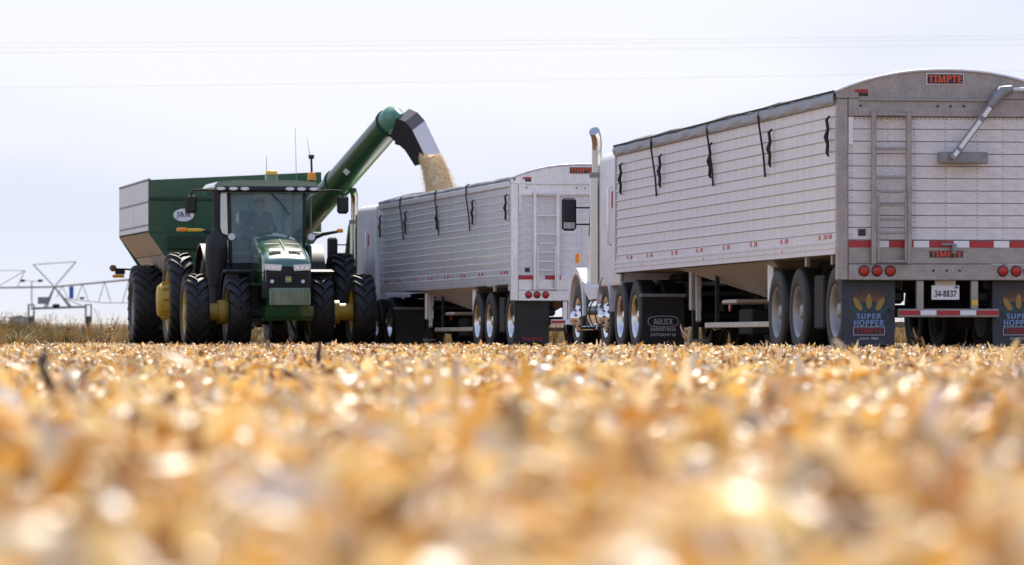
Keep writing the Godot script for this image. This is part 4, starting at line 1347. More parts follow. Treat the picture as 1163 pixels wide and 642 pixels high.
# ---------------------------------------------------------------- the driver: one continuous figure meshed from tapered capsules
func sdf_into(mb: MB, prims: Array, cell: float, k: float, colour: Callable) -> void:
	var lo := Vector3.INF
	var hi := -Vector3.INF
	for p in prims:
		for e in [[p[0], p[2]], [p[1], p[3]]]:
			lo = lo.min(e[0] - Vector3.ONE * (e[1] + cell * 3)); hi = hi.max(e[0] + Vector3.ONE * (e[1] + cell * 3))
	var nx := int((hi.x - lo.x) / cell) + 2
	var ny := int((hi.y - lo.y) / cell) + 2
	var nz := int((hi.z - lo.z) / cell) + 2
	var f := PackedFloat32Array()
	f.resize(nx * ny * nz)
	f.fill(1.0)
	for p in prims:
		var a: Vector3 = p[0]; var b: Vector3 = p[1]
		var ra: float = p[2]; var rb: float = p[3]
		var sc: Vector3 = p[4] if p.size() > 4 else Vector3.ONE
		var rm := maxf(ra, rb) + k + cell * 2
		var l := ((a.min(b) - Vector3.ONE * rm - lo) / cell).floor().max(Vector3.ZERO)
		var h := ((a.max(b) + Vector3.ONE * rm - lo) / cell).ceil().min(Vector3(nx - 1, ny - 1, nz - 1))
		var ab := (b - a) * sc
		var den := maxf(ab.length_squared(), 1e-9)
		for z in range(int(l.z), int(h.z) + 1):
			for y in range(int(l.y), int(h.y) + 1):
				var i := (z * ny + y) * nx
				for x in range(int(l.x), int(h.x) + 1):
					var q := (lo + Vector3(x, y, z) * cell - a) * sc
					var t := clampf(q.dot(ab) / den, 0.0, 1.0)
					var d := (q - ab * t).length() - lerpf(ra, rb, t)
					var o := f[i + x]
					var m := clampf(0.5 + 0.5 * (o - d) / k, 0.0, 1.0)
					f[i + x] = lerpf(o, d, m) - k * m * (1.0 - m) if absf(o - d) < k else minf(o, d)
	var idx := {}
	var pts := PackedVector3Array()
	var nrm := PackedVector3Array()
	var corner := [0, 1, nx, nx + 1, nx * ny, nx * ny + 1, nx * ny + nx, nx * ny + nx + 1]
	for z in nz - 1:
		for y in ny - 1:
			for x in nx - 1:
				var i := (z * ny + y) * nx + x
				var neg := 0
				for c in 8:
					if f[i + corner[c]] < 0.0: neg += 1
				if neg == 0 or neg == 8:
					continue
				var s := Vector3.ZERO
				var cnt := 0
				for c in 8:
					for ax in 3:
						if c & (1 << ax): continue
						var e := c | (1 << ax)
						var d0 := f[i + corner[c]]; var d1 := f[i + corner[e]]
						if (d0 < 0.0) == (d1 < 0.0): continue
						var p := Vector3(c & 1, (c >> 1) & 1, (c >> 2) & 1)
						p[ax] += d0 / (d0 - d1)
						s += p; cnt += 1
				idx[i] = pts.size()
				pts.append(lo + (Vector3(x, y, z) + s / cnt) * cell)
				nrm.append(Vector3(f[i + 1] - f[i] + f[i + nx + 1] - f[i + nx], f[i + nx] - f[i] + f[i + nx + 1] - f[i + 1], f[i + nx * ny] - f[i] + f[i + nx * ny + 1] - f[i + 1]).normalized())
	mb.colored = true
	var step := [1, nx, nx * ny]
	for i in idx:
		for ax in 3:
			var u: int = step[(ax + 1) % 3]; var w: int = step[(ax + 2) % 3]
			if (f[i] < 0.0) == (f[i + step[ax]] < 0.0) or not (idx.has(i - u) and idx.has(i - w) and idx.has(i - u - w)):
				continue
			var q := [idx[i], idx[i - u], idx[i - u - w], idx[i - w]]
			mb.col = colour.call((pts[q[0]] + pts[q[2]]) / 2.0)
			mb.tri3(pts[q[0]], pts[q[1]], pts[q[2]], nrm[q[0]], nrm[q[1]], nrm[q[2]])
			mb.tri3(pts[q[0]], pts[q[2]], pts[q[3]], nrm[q[0]], nrm[q[2]], nrm[q[3]])

func driver(tractor: Node3D) -> void:
	# local frame: hips at the origin, facing +z (the tractor's forward), x to the picture's right
	var t := thing("person", "driver in dark jacket and cap seated in the tractor cab, looking aside", "person")
	t.transform = tractor.transform * Transform3D(Basis(), Vector3(-0.11, 2.22, -2.20))
	var jacket := Color(0.022, 0.034, 0.065)
	var jeans := Color(0.03, 0.04, 0.07)
	var skin := Color(0.33, 0.19, 0.13)
	var mb := MB.new()
	var body := [[P(-0.08, 0, 0), P(0.08, 0, 0), 0.125, 0.125], [P(0, 0.03, 0), P(0, 0.28, 0.0), 0.145, 0.15], [P(-0.09, 0.38, -0.01), P(0.09, 0.38, -0.01), 0.13, 0.13], [P(-0.17, 0.44, -0.02), P(0.17, 0.44, -0.02), 0.075, 0.075], [P(0, 0.44, -0.01), P(0.01, 0.57, 0.01), 0.07, 0.056]]
	var wheel := Transform3D(Basis(Vector3.RIGHT, 0.5), P(0, 0.11, 0.48))
	var hands := []
	for s in [-1.0, 1.0]:
		var rimp: Vector3 = wheel * P(s * 0.165, 0, -0.095)
		var tang := (wheel.basis * P(s * 0.5, 0, 0.87)).normalized()
		var rad := (rimp - wheel.origin).normalized()
		var nn := (wheel.basis * Vector3.UP).normalized()
		var wrist := rimp + rad * 0.05 + nn * 0.045 - P(0, 0, 0.06)
		var elbow := P(s * 0.29, 0.17, 0.10)
		body.append_array([[P(s * 0.19, 0.43, -0.02), elbow, 0.062, 0.05], [elbow, wrist, 0.05, 0.034]])
		body.append_array([[P(s * 0.09, -0.01, 0.02), P(s * 0.14, 0.02, 0.44), 0.10, 0.072], [P(s * 0.14, 0.02, 0.44), P(s * 0.14, -0.38, 0.52), 0.07, 0.05], [P(s * 0.14, -0.44, 0.50), P(s * 0.15, -0.47, 0.70), 0.05, 0.042]])
		var h := [[wrist, rimp + rad * 0.03 + nn * 0.03, 0.03, 0.03], [rimp + rad * 0.03 + nn * 0.028 - tang * 0.028, rimp + rad * 0.03 + nn * 0.028 + tang * 0.03, 0.022, 0.022]]
		for i in 4:
			var o := rimp + tang * ((i - 1.5) * 0.021)
			var lf: float = [0.9, 1.0, 0.96, 0.8][i]
			var k0 := o + rad * 0.036 + nn * 0.012
			var k1 := o + rad * 0.028 * lf - nn * 0.020
			var k2 := o - rad * 0.004 - nn * 0.028 * lf
			var k3 := o - rad * 0.026 * lf - nn * 0.010
			h.append_array([[k0, k1, 0.0105, 0.0095], [k1, k2, 0.0095, 0.009], [k2, k3, 0.009, 0.008]])
		h.append_array([[wrist.lerp(rimp, 0.4) + tang * 0.02, rimp + nn * 0.026 + tang * 0.032, 0.014, 0.011], [rimp + nn * 0.026 + tang * 0.032, rimp + nn * 0.024 + tang * 0.058 - rad * 0.016, 0.011, 0.009]])
		hands.append(h)
	sdf_into(mb, body, 0.014, 0.05, func(p: Vector3) -> Color:
		if p.y > 0.525: return skin
		return jeans if p.y < 0.02 or (p.z > 0.2 and p.y < 0.09 and absf(p.x) < 0.25) else jacket)
	for h in hands:
		sdf_into(mb, h, 0.004, 0.008, func(_p: Vector3) -> Color: return skin)
	# head, turned towards the unloading trailer
	var turn := Transform3D(Basis(Vector3.UP, 0.95), P(0.01, 0.66, 0.015))
	var old := mb.xf
	mb.xf = turn
	var head := [[P(0, 0.03, -0.015), P(0, 0.035, 0.01), 0.098, 0.094, Vector3(1.22, 1, 1)], [P(0, -0.05, 0.045), P(0, -0.06, 0.055), 0.052, 0.045, Vector3(1.1, 1, 1)], [P(0, 0.0, 0.05), P(0, -0.04, 0.05), 0.06, 0.05, Vector3(1.15, 1, 1)],
		[P(0, 0.015, 0.098), P(0, -0.018, 0.114), 0.008, 0.014], [P(-0.03, 0.03, 0.09), P(0.03, 0.03, 0.09), 0.012, 0.012], [P(-0.016, -0.052, 0.094), P(0.016, -0.052, 0.094), 0.008, 0.008],
		[P(-0.082, -0.01, -0.005), P(-0.086, 0.02, -0.012), 0.012, 0.016], [P(0.082, -0.01, -0.005), P(0.086, 0.02, -0.012), 0.012, 0.016], [P(0, -0.12, -0.01), P(0, -0.05, -0.005), 0.055, 0.058]]
	sdf_into(mb, head, 0.0055, 0.016, func(p: Vector3) -> Color:
		if p.y > -0.03 and p.z < -0.02 and absf(p.x) < 0.078: return Color(0.05, 0.03, 0.02)
		if absf(absf(p.x) - 0.031) < 0.012 and absf(p.y - 0.008) < 0.006 and p.z > 0.07: return Color(0.05, 0.04, 0.04)
		if absf(p.y + 0.052) < 0.004 and absf(p.x) < 0.022 and p.z > 0.08: return Color(0.25, 0.10, 0.09)
		return skin)
	mb.xf = old
	var m := mat("driver_body", Color.WHITE, 0.8)
	m.vertex_color_use_as_albedo = true
	part(t, "body", mb, m)
	var cap := MB.new()
	var rows := []
	for i in 7:
		var a := PI / 2 * i / 6.0
		var line := []
		for j in 21:
			var b := TAU * j / 20
			line.append(P(0.09 * cos(a) * sin(b), 0.052 + 0.085 * sin(a), -0.005 + 0.112 * cos(a) * cos(b)))
		rows.append(line)
	cap.grid(rows)
	var bill := []
	for i in 5:
		var line := []
		for j in 9:
			var b := lerpf(-1.0, 1.0, j / 8.0)
			var r := 0.105 + 0.075 * i / 4.0 * sqrt(maxf(0.0, 1.0 - b * b * 0.9))
			line.append(P(0.082 * sin(b * 1.1) / sin(1.1), 0.056 - 0.012 * i / 4.0 - 0.012 * b * b, r * cos(b * 0.75)))
		bill.append(line)
	cap.grid(bill)
	part(t, "cap", cap, mats.cap_cloth, turn)
	var col := MB.new()
	col.quad(P(-0.035, 0.52, 0.075), P(0.03, 0.53, 0.075), P(0.05, 0.42, 0.135), P(0.0, 0.40, 0.14), P(0, 0.45, 0))
	part(t, "collar", col, mats.print_white)


# ---------------------------------------------------------------- the field
var lumps: FastNoiseLite

func ground_y(x: float, d: float) -> float:
	var y := 0.12 - 0.07 * smoothstep(8.0, 26.0, d)
	if d > 50.0:
		y = 0.05 - (minf(d, 112.0) - 50.0) * 0.0035
	var k := 1.0 - smoothstep(40.0, 48.0, d)
	return y + lumps.get_noise_2d(x, d) * 0.05 * k

func straw_texture() -> ImageTexture:
	var n := 1024
	var im := Image.create(n, n, true, Image.FORMAT_RGB8)
	im.fill(Color(0.40, 0.29, 0.18))
	var tones := [Color(0.80, 0.66, 0.44), Color(0.68, 0.50, 0.28), Color(0.74, 0.53, 0.24), Color(0.50, 0.34, 0.18), Color(0.86, 0.76, 0.58), Color(0.36, 0.25, 0.15)]
	for k in 9000:
		var p := Vector2(rng.randf() * n, rng.randf() * n)
		var d := Vector2.from_angle(rng.randf() * TAU)
		var w := rng.randi_range(2, 6)
		var c: Color = tones[rng.randi() % tones.size()]
		c = c.lerp(Color(c.r * 0.8, c.g * 0.78, c.b * 0.75), rng.randf())
		for s in rng.randi_range(12, 45):
			for q in w:
				var r := p + d * s + Vector2(-d.y, d.x) * q
				im.set_pixel(posmod(int(r.x), n), posmod(int(r.y), n), c)
	im.generate_mipmaps()
	return ImageTexture.create_from_image(im)

func build_ground() -> void:
	var xs := [-3000.0, -1200.0, -500.0, -200.0, -100.0, -60.0, -40.0, -30.0]
	for i in 45:
		xs.append(-22.0 + i)
	xs.append_array([30.0, 40.0, 60.0, 100.0, 200.0, 500.0, 1200.0, 3000.0])
	var ds := [-600.0, -200.0, -60.0, -20.0, -5.0]
	for i in 72:
		ds.append(float(i))
	ds.append_array([80.0, 90.0, 100.0, 112.0, 130.0, 160.0, 220.0, 320.0, 500.0, 900.0, 1600.0, 3500.0])
	var rows := []
	for d in ds:
		var line := []
		for x in xs:
			line.append(Vector3(x, ground_y(x, d), -d))
		rows.append(line)
	var b := MB.new()
	b.grid(rows)
	for i in b.n.size():
		if b.n[i].y < 0.0: b.n[i] = -b.n[i]
	var m := mat("stubble_soil", Color(0.72, 0.68, 0.62), 0.9, 0.0, straw_texture(), 0.55)
	m.uv1_world_triplanar = true
	relief(m, T.rough, 1.5)
	var g := part(self, "ground", b, m)
	g.set_meta("kind", "structure")
	g.set_meta("label", "flat harvested corn field covered in straw coloured litter")

func leaf_shape(l: float, w: float, curl: float, twist: float, fold: float, seg: int, wave := 0.0) -> ArrayMesh:
	var rows := []
	var p := Vector3(0, 0, -l / 2)
	var ang := -curl / 2
	for i in seg + 1:
		var t := float(i) / seg
		var hw := w * 0.5 * pow(sin(PI * clampf(0.06 + t * 0.92, 0.0, 1.0)), 0.7)
		var r := Basis(Vector3.FORWARD, twist * (t - 0.5))
		rows.append([p + r * Vector3(-hw, fold * hw + wave * sin(t * 17.0), 0), p, p + r * Vector3(hw, fold * hw + wave * cos(t * 13.0), 0)])
		p += Vector3(0, sin(ang), cos(ang)) * l / seg
		ang += curl / seg
	var b := MB.new()
	b.grid(rows)
	return b.mesh()

func stalk_shape(l: float, r: float, ragged: bool) -> ArrayMesh:
	var b := MB.new()
	b.path([Vector3(0, 0, -l / 2), Vector3(0, 0.004, -l * 0.1), Vector3(0, 0.002, l * 0.3), Vector3(0, 0.008, l / 2)], [r, r * 0.95, r * 1.12, r * (0.6 if ragged else 0.95)], 7)
	return b.mesh()

func litter_material() -> StandardMaterial3D:
	var m := mat("corn_litter", Color.WHITE, 0.42)
	m.vertex_color_use_as_albedo = true
	m.backlight_enabled = true
	m.backlight = Color(0.85, 0.76, 0.58)
	return m

func scatter(parent: Node, called: String, shape: Mesh, m: Material, places: Array, tones: Array) -> void:
	var mm := MultiMesh.new()
	mm.transform_format = MultiMesh.TRANSFORM_3D
	mm.use_colors = true
	mm.mesh = shape
	mm.instance_count = places.size()
	for i in places.size():
		mm.set_instance_transform(i, places[i])
		mm.set_instance_color(i, tones[i])
	var o := MultiMeshInstance3D.new()
	o.name = called
	o.multimesh = mm
	o.material_override = m
	parent.add_child(o, true)
	o.set_meta("kind", "stuff")

func litter_tone(patch := 0.0) -> Color:
	var r := clampf(rng.randf() + patch * 0.35, 0.0, 1.0)
	if rng.randf() < patch * 0.5: r = 0.72
	var c: Color
	if r < 0.36: c = Color(0.80, 0.68, 0.45)
	elif r < 0.56: c = Color(0.70, 0.50, 0.23)
	elif r < 0.66: c = Color(0.68, 0.41, 0.10)
	elif r < 0.75: c = Color(0.46, 0.25, 0.085)
	elif r < 0.95: c = Color(0.86, 0.79, 0.65)
	else: c = Color(0.17, 0.09, 0.045)
	var k := rng.randf_range(0.82, 1.12)
	return Color(minf(c.r * k, 0.92), minf(c.g * k * rng.randf_range(0.94, 1.05), 0.9), minf(c.b * k * rng.randf_range(0.88, 1.1), 0.85))

func build_litter() -> void:
	var t := thing("crop_residue", "golden chopped corn leaves, husks and stalks strewn over the field", "corn residue", Vector3.ZERO, "", "stuff")
	var m := litter_material()
	var kinds := [
		["husk", leaf_shape(0.17, 0.055, 1.3, 0.7, 0.35, 5)], ["leaf", leaf_shape(0.34, 0.040, 2.0, 2.2, 0.25, 8, 0.004)], ["leaf", leaf_shape(0.24, 0.032, -1.2, 3.0, 0.3, 7, 0.003)],
		["chip", leaf_shape(0.075, 0.03, 0.8, 0.5, 0.2, 3)], ["husk", leaf_shape(0.13, 0.07, -1.6, 0.4, 0.5, 5, 0.004)], ["stalk", stalk_shape(0.17, 0.011, true)], ["chip", leaf_shape(0.05, 0.018, 0.4, 0.9, 0.1, 3)]]
	var share := [0.18, 0.08, 0.12, 0.26, 0.14, 0.05, 0.24]
	var zones := [[1.6, 12.0, 1250.0, 1.4], [12.0, 34.0, 820.0, 1.8], [34.0, 55.0, 850.0, 2.5], [55.0, 112.0, 60.0, 4.0]]
	for k in kinds.size():
		var places := []
		var tones := []
		for z in zones:
			var d0: float = z[0]
			var d1: float = z[1]
			var area: float = 0.112 * (d1 * d1 - d0 * d0) + z[3] * (d1 - d0)
			for i in int(area * z[2] * share[k]):
				var d := sqrt(lerpf(d0 * d0, d1 * d1, rng.randf()))
				var x: float = rng.randf_range(-0.5, 0.5) * (0.224 * d + z[3])
				var up := rng.randf()
				var tilt := rng.randfn(0.0, 0.55) if up > 0.07 else rng.randf_range(-1.4, 1.4)
				if d > 32.0 and rng.randf() < 0.06: up = 0.0; tilt = rng.randf_range(-1.5, 1.5)
				var sc := rng.randf_range(0.35, 0.95) if rng.randf() < 0.93 else rng.randf_range(1.0, 1.5 if d < 20.0 else 1.15)
				if up < 0.07 and d > 6.0 and d < 32.0: sc = minf(sc, 0.7)
				sc *= lerpf(1.0, 0.7, smoothstep(18.0, 34.0, d))
				var hgt := absf(rng.randfn(0.0, 0.03)) + (0.02 if up < 0.07 else 0.004)
				hgt += maxf(0.0, lumps.get_noise_2d(x * 4.0 + 50.0, d * 4.0)) * 0.05
				if d < 4.2:
					hgt = minf(hgt, 0.02 + (d - 1.6) * 0.02)
				var b := Basis(Vector3.UP, rng.randf() * TAU) * Basis(Vector3.RIGHT, tilt) * Basis(Vector3.BACK, rng.randfn(0.0, 0.6))
				places.append(Transform3D(b.scaled(Vector3.ONE * sc), Vector3(x, ground_y(x, d) + hgt, -d)))
				tones.append(litter_tone(lumps.get_noise_2d(x * 7.0 + 300.0, d * 3.0)))
		scatter(t, kinds[k][0] + "_litter", kinds[k][1], m, places, tones)
	# upright ragged stubs, in rows a corn planter leaves
	var stub := stalk_shape(0.16, 0.012, true)
	var pl := []
	var tn := []
	for i in 1500:
		var d := sqrt(rng.randf_range(25.0, 2600.0))
		var row := roundf(rng.randf_range(-0.5, 0.5) * (0.224 * d + 2.0) / 0.76)
		var x := row * 0.76 + rng.randfn(0.0, 0.06)
		var b := Basis(Vector3.UP, rng.randf() * TAU) * Basis(Vector3.RIGHT, PI / 2 + rng.randfn(0.0, 0.35))
		pl.append(Transform3D(b.scaled(Vector3.ONE * rng.randf_range(0.6, 1.1)), Vector3(x, ground_y(x, d) + 0.06, -d)))
		tn.append(litter_tone())
	scatter(t, "stub_litter", stub, m, pl, tn)

# single stalks that stand out from the litter
func stalk(label: String, x: float, d: float, h: float, lean: float, tone: Color, leaves: int, k: int) -> void:
	var t := thing("corn_stalk" if k == 0 else "corn_stalk_%03d" % k, label, "corn stalk", Vector3(x, ground_y(x, d) - 0.01, -d), "standing corn stalks")
	var m := mat("stalk_tone_%d" % k, tone.linear_to_srgb(), 0.55, 0.0, T.dust, 6.0)
	m.backlight_enabled = true
	m.backlight = Color(0.4, 0.3, 0.2)
	var top := Vector3(sin(lean) * h, cos(lean) * h, rng.randf_range(-0.05, 0.05))
	var b := MB.new()
	b.path([Vector3.ZERO, top * 0.35 + Vector3(0.006, 0, 0), top * 0.7, top], [0.016, 0.014, 0.015, 0.009], 8)
	part(t, "stem", b, m)
	for i in leaves:
		var f := rng.randf_range(0.4, 0.98)
		var bs := Basis(Vector3.UP, rng.randf() * TAU) * Basis(Vector3.RIGHT, rng.randf_range(-1.2, -0.3))
		part(t, "leaf", leaf_shape(0.16 + 0.08 * rng.randf(), 0.03, 1.6, 1.5, 0.3, 6), m, Transform3D(bs, top * f + bs * Vector3(0, 0, 0.07)))

func weed_shape(n: int, h: float, spread: float) -> ArrayMesh:
	var b := MB.new()
	b.colored = true
	for i in n:
		var a := rng.randf() * TAU
		var d := Vector3(cos(a), 0, sin(a))
		var hh := h * rng.randf_range(0.45, 1.0)
		var o := d * rng.randf() * spread * 0.5
		var tip := o + d * spread * rng.randf_range(0.1, 1.0) + Vector3(0, hh, 0)
		var mid := o.lerp(tip, 0.5) - d * spread * 0.12 + Vector3(0, hh * 0.08, 0)
		var s := Vector3(-d.z, 0, d.x) * rng.randf_range(0.006, 0.014)
		var g := rng.randf_range(0.75, 1.1)
		b.col = Color(g, g, g)
		b.quad(o - s, o + s, mid + s * 0.8, mid - s * 0.8)
		b.tri(mid - s * 0.8, mid + s * 0.8, tip)
		if rng.randf() < 0.4:
			for q in 5:
				var c := tip + Vector3(rng.randfn(0.0, 0.02), rng.randf_range(-0.12, 0.02), rng.randfn(0.0, 0.02))
				b.tri(c, c + Vector3(0.022, 0.012, 0.0), c + Vector3(0.004, 0.03, 0.012))
	return b.mesh()

func weed_tone() -> Color:
	var r := rng.randf()
	var c := Color(0.40, 0.28, 0.11) if r < 0.4 else (Color(0.20, 0.19, 0.065) if r < 0.7 else (Color(0.50, 0.38, 0.20) if r < 0.88 else Color(0.13, 0.08, 0.05)))
	var k := rng.randf_range(0.8, 1.2)
	return Color(c.r * k, c.g * k, c.b * k)

func build_weeds() -> void:
	var t := thing("weeds", "dry tan and olive weeds growing in a strip beyond the machines", "weeds", Vector3.ZERO, "", "stuff")
	var m := mat("dry_weed", Color.WHITE, 0.7)
	m.vertex_color_use_as_albedo = true
	m.backlight_enabled = true
	m.backlight = Color(0.5, 0.42, 0.25)
	for k in 3:
		var shape := weed_shape([26, 34, 18][k], [0.52, 0.40, 0.72][k], [0.22, 0.32, 0.16][k])
		var pl := []
		var tn := []
		for i in [2600, 2600, 900][k]:
			var d := lerpf(118.0, 165.0, pow(rng.randf(), 1.3))
			var x := rng.randf_range(-0.5, 0.5) * (0.224 * d + 22.0)
			if i % 5 == 0:
				d = rng.randf_range(84.0, 120.0)
				x = -8.9 - (d - 84.0) * 0.09 - rng.randf() * 10.0
			var thick := lumps.get_noise_2d(x * 0.9, d * 0.6)
			var sc := rng.randf_range(0.75, 1.25) * (1.0 + thick * 0.45)
			pl.append(Transform3D(Basis(Vector3.UP, rng.randf() * TAU).scaled(Vector3(sc, sc * (0.85 if x > -14.0 else 1.0), sc)), Vector3(x, ground_y(x, d), -d)))
			tn.append(weed_tone())
		scatter(t, "weed_tuft", shape, m, pl, tn)

func weed_plant(label: String, x: float, d: float, h: float, k: int, tone: Color) -> void:
	var t := thing("weed_plant" if k == 0 else "weed_plant_%03d" % k, label, "weed", Vector3(x, ground_y(x, d) - 0.01, -d), "taller dry weeds")
	var m := mat("weed_tone_%d" % k, tone.linear_to_srgb(), 0.7)
	m.backlight_enabled = true
	m.backlight = Color(0.4, 0.35, 0.2)
	var st := MB.new()
	var lv := MB.new()
	for i in 6:
		var a := rng.randf() * TAU
		var tip := Vector3(cos(a) * h * 0.3, h * rng.randf_range(0.65, 1.0), sin(a) * h * 0.3)
		st.path([Vector3.ZERO, tip * 0.5 + Vector3(0, h * 0.05, 0), tip], [0.012, 0.008, 0.004], 5)
		for q in 12:
			var p := tip * rng.randf_range(0.3, 1.0)
			var e := Vector3(rng.randfn(0, 1), rng.randfn(0.3, 0.6), rng.randfn(0, 1)).normalized() * rng.randf_range(0.05, 0.11)
			var s := e.cross(Vector3.UP).normalized() * 0.012
			lv.quad(p, p + e * 0.5 + s, p + e, p + e * 0.5 - s)
	part(t, "stem", st, m)
	part(t, "foliage", lv, m)


# ---------------------------------------------------------------- far things
func span(u: float, v: float, d: float) -> Vector3:
	return Vector3((u - 581.5) / 5200.0 * d, 0.42 + (367.0 - v) / 5200.0 * d, -d)

func irrigation_pivot() -> void:
	var o := Vector3(-40.0, ground_y(-40, 400), -400)
	var t := thing("irrigation_pivot", "grey wheeled irrigation tower with pipe spans far behind the weeds", "irrigation machine", o)
	var tower := MB.new()
	# apex of the tower carries the pipe at 3.9 m
	var apex := Vector3(0, 3.75, 0)
	tower.tube(apex, Vector3(-0.75, 2.0, 1.0), 0.07)
	tower.tube(apex, Vector3(1.35, 2.05, 1.0), 0.07)
	tower.tube(apex, Vector3(-0.75, 2.0, -1.0), 0.07)
	tower.tube(apex, Vector3(1.35, 2.05, -1.0), 0.07)
	part(t, "tower_leg", tower, mats.galvanised)
	var base := MB.new()
	base.bar(Vector3(-2.0, 1.85, 0.3), Vector3(2.7, 2.0, 0.3), 0.16, 0.2, 0.02)
	part(t, "base_beam", base, mats.galvanised)
	var top := MB.new()
	for s in [[-1.85, 5.7], [1.9, 5.95]]:
		top.tube(apex, Vector3(s[0], s[1], 0), 0.05)
	top.tube(Vector3(-1.85, 5.7, 0), Vector3(1.9, 5.95, 0), 0.04)
	part(t, "overhead_frame", top, mats.galvanised)
	for x in [-2.1, 2.9]:
		var lg := sub(t, "wheel_leg", at(x, 0, 0.3))
		var b := MB.new()
		b.tube(Vector3(-0.12, 0.6, 0), Vector3(-0.12, 2.25, 0), 0.09)
		b.tube(Vector3(0.35, 0.6, 0), Vector3(0.35, 2.2, 0), 0.07)
		b.tube(Vector3(-0.12, 2.2, 0), Vector3(0.4, 2.2, 0), 0.07)
		part(lg, "strut", b, mats.galvanised)
		var w := MB.new()
		w.lathe([Vector2(-0.14, 0.3), Vector2(-0.17, 0.5), Vector2(-0.12, 0.66), Vector2(0.12, 0.66), Vector2(0.17, 0.5), Vector2(0.14, 0.3), Vector2(0.0, 0.25), Vector2(0.0, 0.0)], 24)
		part(lg, "wheel", w, mats.field_rubber, at(0.1, 0.65, 0))
	boxp(t, "control_cabinet", mats.blue_cabinet, Vector3(1.55, 3.25, 0.6), Vector3(0.36, 1.05, 0.3), 0.03)
	boxp(t, "gear_case", mats.galvanised, Vector3(-0.9, 2.55, 0.6), Vector3(0.95, 0.62, 0.4), 0.05)
	boxp(t, "motor", mats.black_frame, Vector3(0.2, 2.1, 0.5), Vector3(0.6, 0.3, 0.4), 0.05)
	var mast := MB.new()
	mast.tube(Vector3(-1.95, 1.9, 0.3), Vector3(-1.95, 4.25, 0.3), 0.05)
	mast.tube(Vector3(-2.7, 4.3, 0.3), Vector3(-1.2, 4.2, 0.3), 0.03)
	part(t, "lamp_mast", mast, mats.galvanised)
	for x in [-2.75, -1.2]:
		boxp(t, "mast_lamp", mats.black_frame, Vector3(x, 4.28, 0.3), Vector3(0.42, 0.22, 0.25), 0.05)
	boxp(t, "mast_lamp", mats.black_frame, Vector3(2.45, 2.75, 0.3), Vector3(0.42, 0.2, 0.25), 0.05)
	var pipe := MB.new()
	var far_left := Vector3(-14.0, 3.75, -22.0)
	var near := Vector3(22.0, 3.95, 110.0)
	pipe.path([far_left, apex, near], 0.085, 8)
	part(t, "water_pipe", pipe, mats.galvanised)
	var tr := MB.new()
	var lowp := []
	for k in 7:
		var f := k / 6.0
		var p := apex.lerp(near, 0.06 + f * 0.9)
		var q := p + Vector3(0, -1.0 - 0.75 * sin(PI * f), 0)
		lowp.append(q)
		for s in [-0.5, 0.5]:
			tr.tube(p, q + Vector3(s, 0, 0), 0.03, -1.0, 5)
	tr.path(lowp, 0.035, 5)
	tr.tube(Vector3(2.4, 2.15, 0.3), lowp[0], 0.035)
	part(t, "truss", tr, mats.galvanised)
	for f in [0.28, 0.5]:
		var tr2 := MB.new()
		var p := apex.lerp(far_left, f)
		tr2.tube(p, p + Vector3(0.7, 1.5, 0), 0.035)
		tr2.tube(p + Vector3(0.7, 1.5, 0), p + Vector3(-2.6, 1.5, 0), 0.03)
		tr2.tube(p + Vector3(-1.8, 0, 0), p + Vector3(0.7, 1.5, 0), 0.03)
		part(t, "far_truss", tr2, mats.galvanised)

func power_wires() -> void:
	var names := ["uppermost of the three close power wires across the sky", "middle of the three close power wires across the sky", "lowest of the three close power wires across the sky", "single power wire hanging below the group of three"]
	var vs := [[50.0, 41.5], [55.0, 45.5], [61.0, 52.0], [101.0, 82.0]]
	for k in 4:
		var a := span(-700, vs[k][0] + (vs[k][0] - vs[k][1]) * 0.6, 300)
		var b := span(1863, vs[k][1] - (vs[k][0] - vs[k][1]) * 0.6, 300)
		var pts := []
		for i in 21:
			var f := i / 20.0
			pts.append(a.lerp(b, f) + Vector3(0, 0.35 - 1.4 * f * (1.0 - f), 0))
		var m := MB.new()
		m.path(pts, 0.0045, 5)
		var w := part(self, "power_wire" if k == 0 else "power_wire_%03d" % k, m, mats.wire)
		tag(w, names[k], "power line", "overhead power wires")

func far_shed() -> void:
	var t := thing("farm_shed", "small pale blue metal shed far away beyond the weeds", "shed", Vector3(-88.0, ground_y(-88, 820), -820))
	boxp(t, "wall", mats.shed_blue, Vector3(0, 0.75, 0), Vector3(3.4, 1.5, 3.0), 0.02)
	var r := MB.new()
	r.prism(PackedVector2Array([Vector2(-1.9, 1.5), Vector2(1.9, 1.5), Vector2(0.0, 2.0)]), Vector3.ZERO, Vector3.RIGHT, Vector3.UP, -1.6, 1.6)
	part(t, "roof", r, mats.galvanised)
	boxp(t, "door", mats.white_paint, Vector3(0.5, 0.7, 1.52), Vector3(0.8, 1.3, 0.05), 0.01)

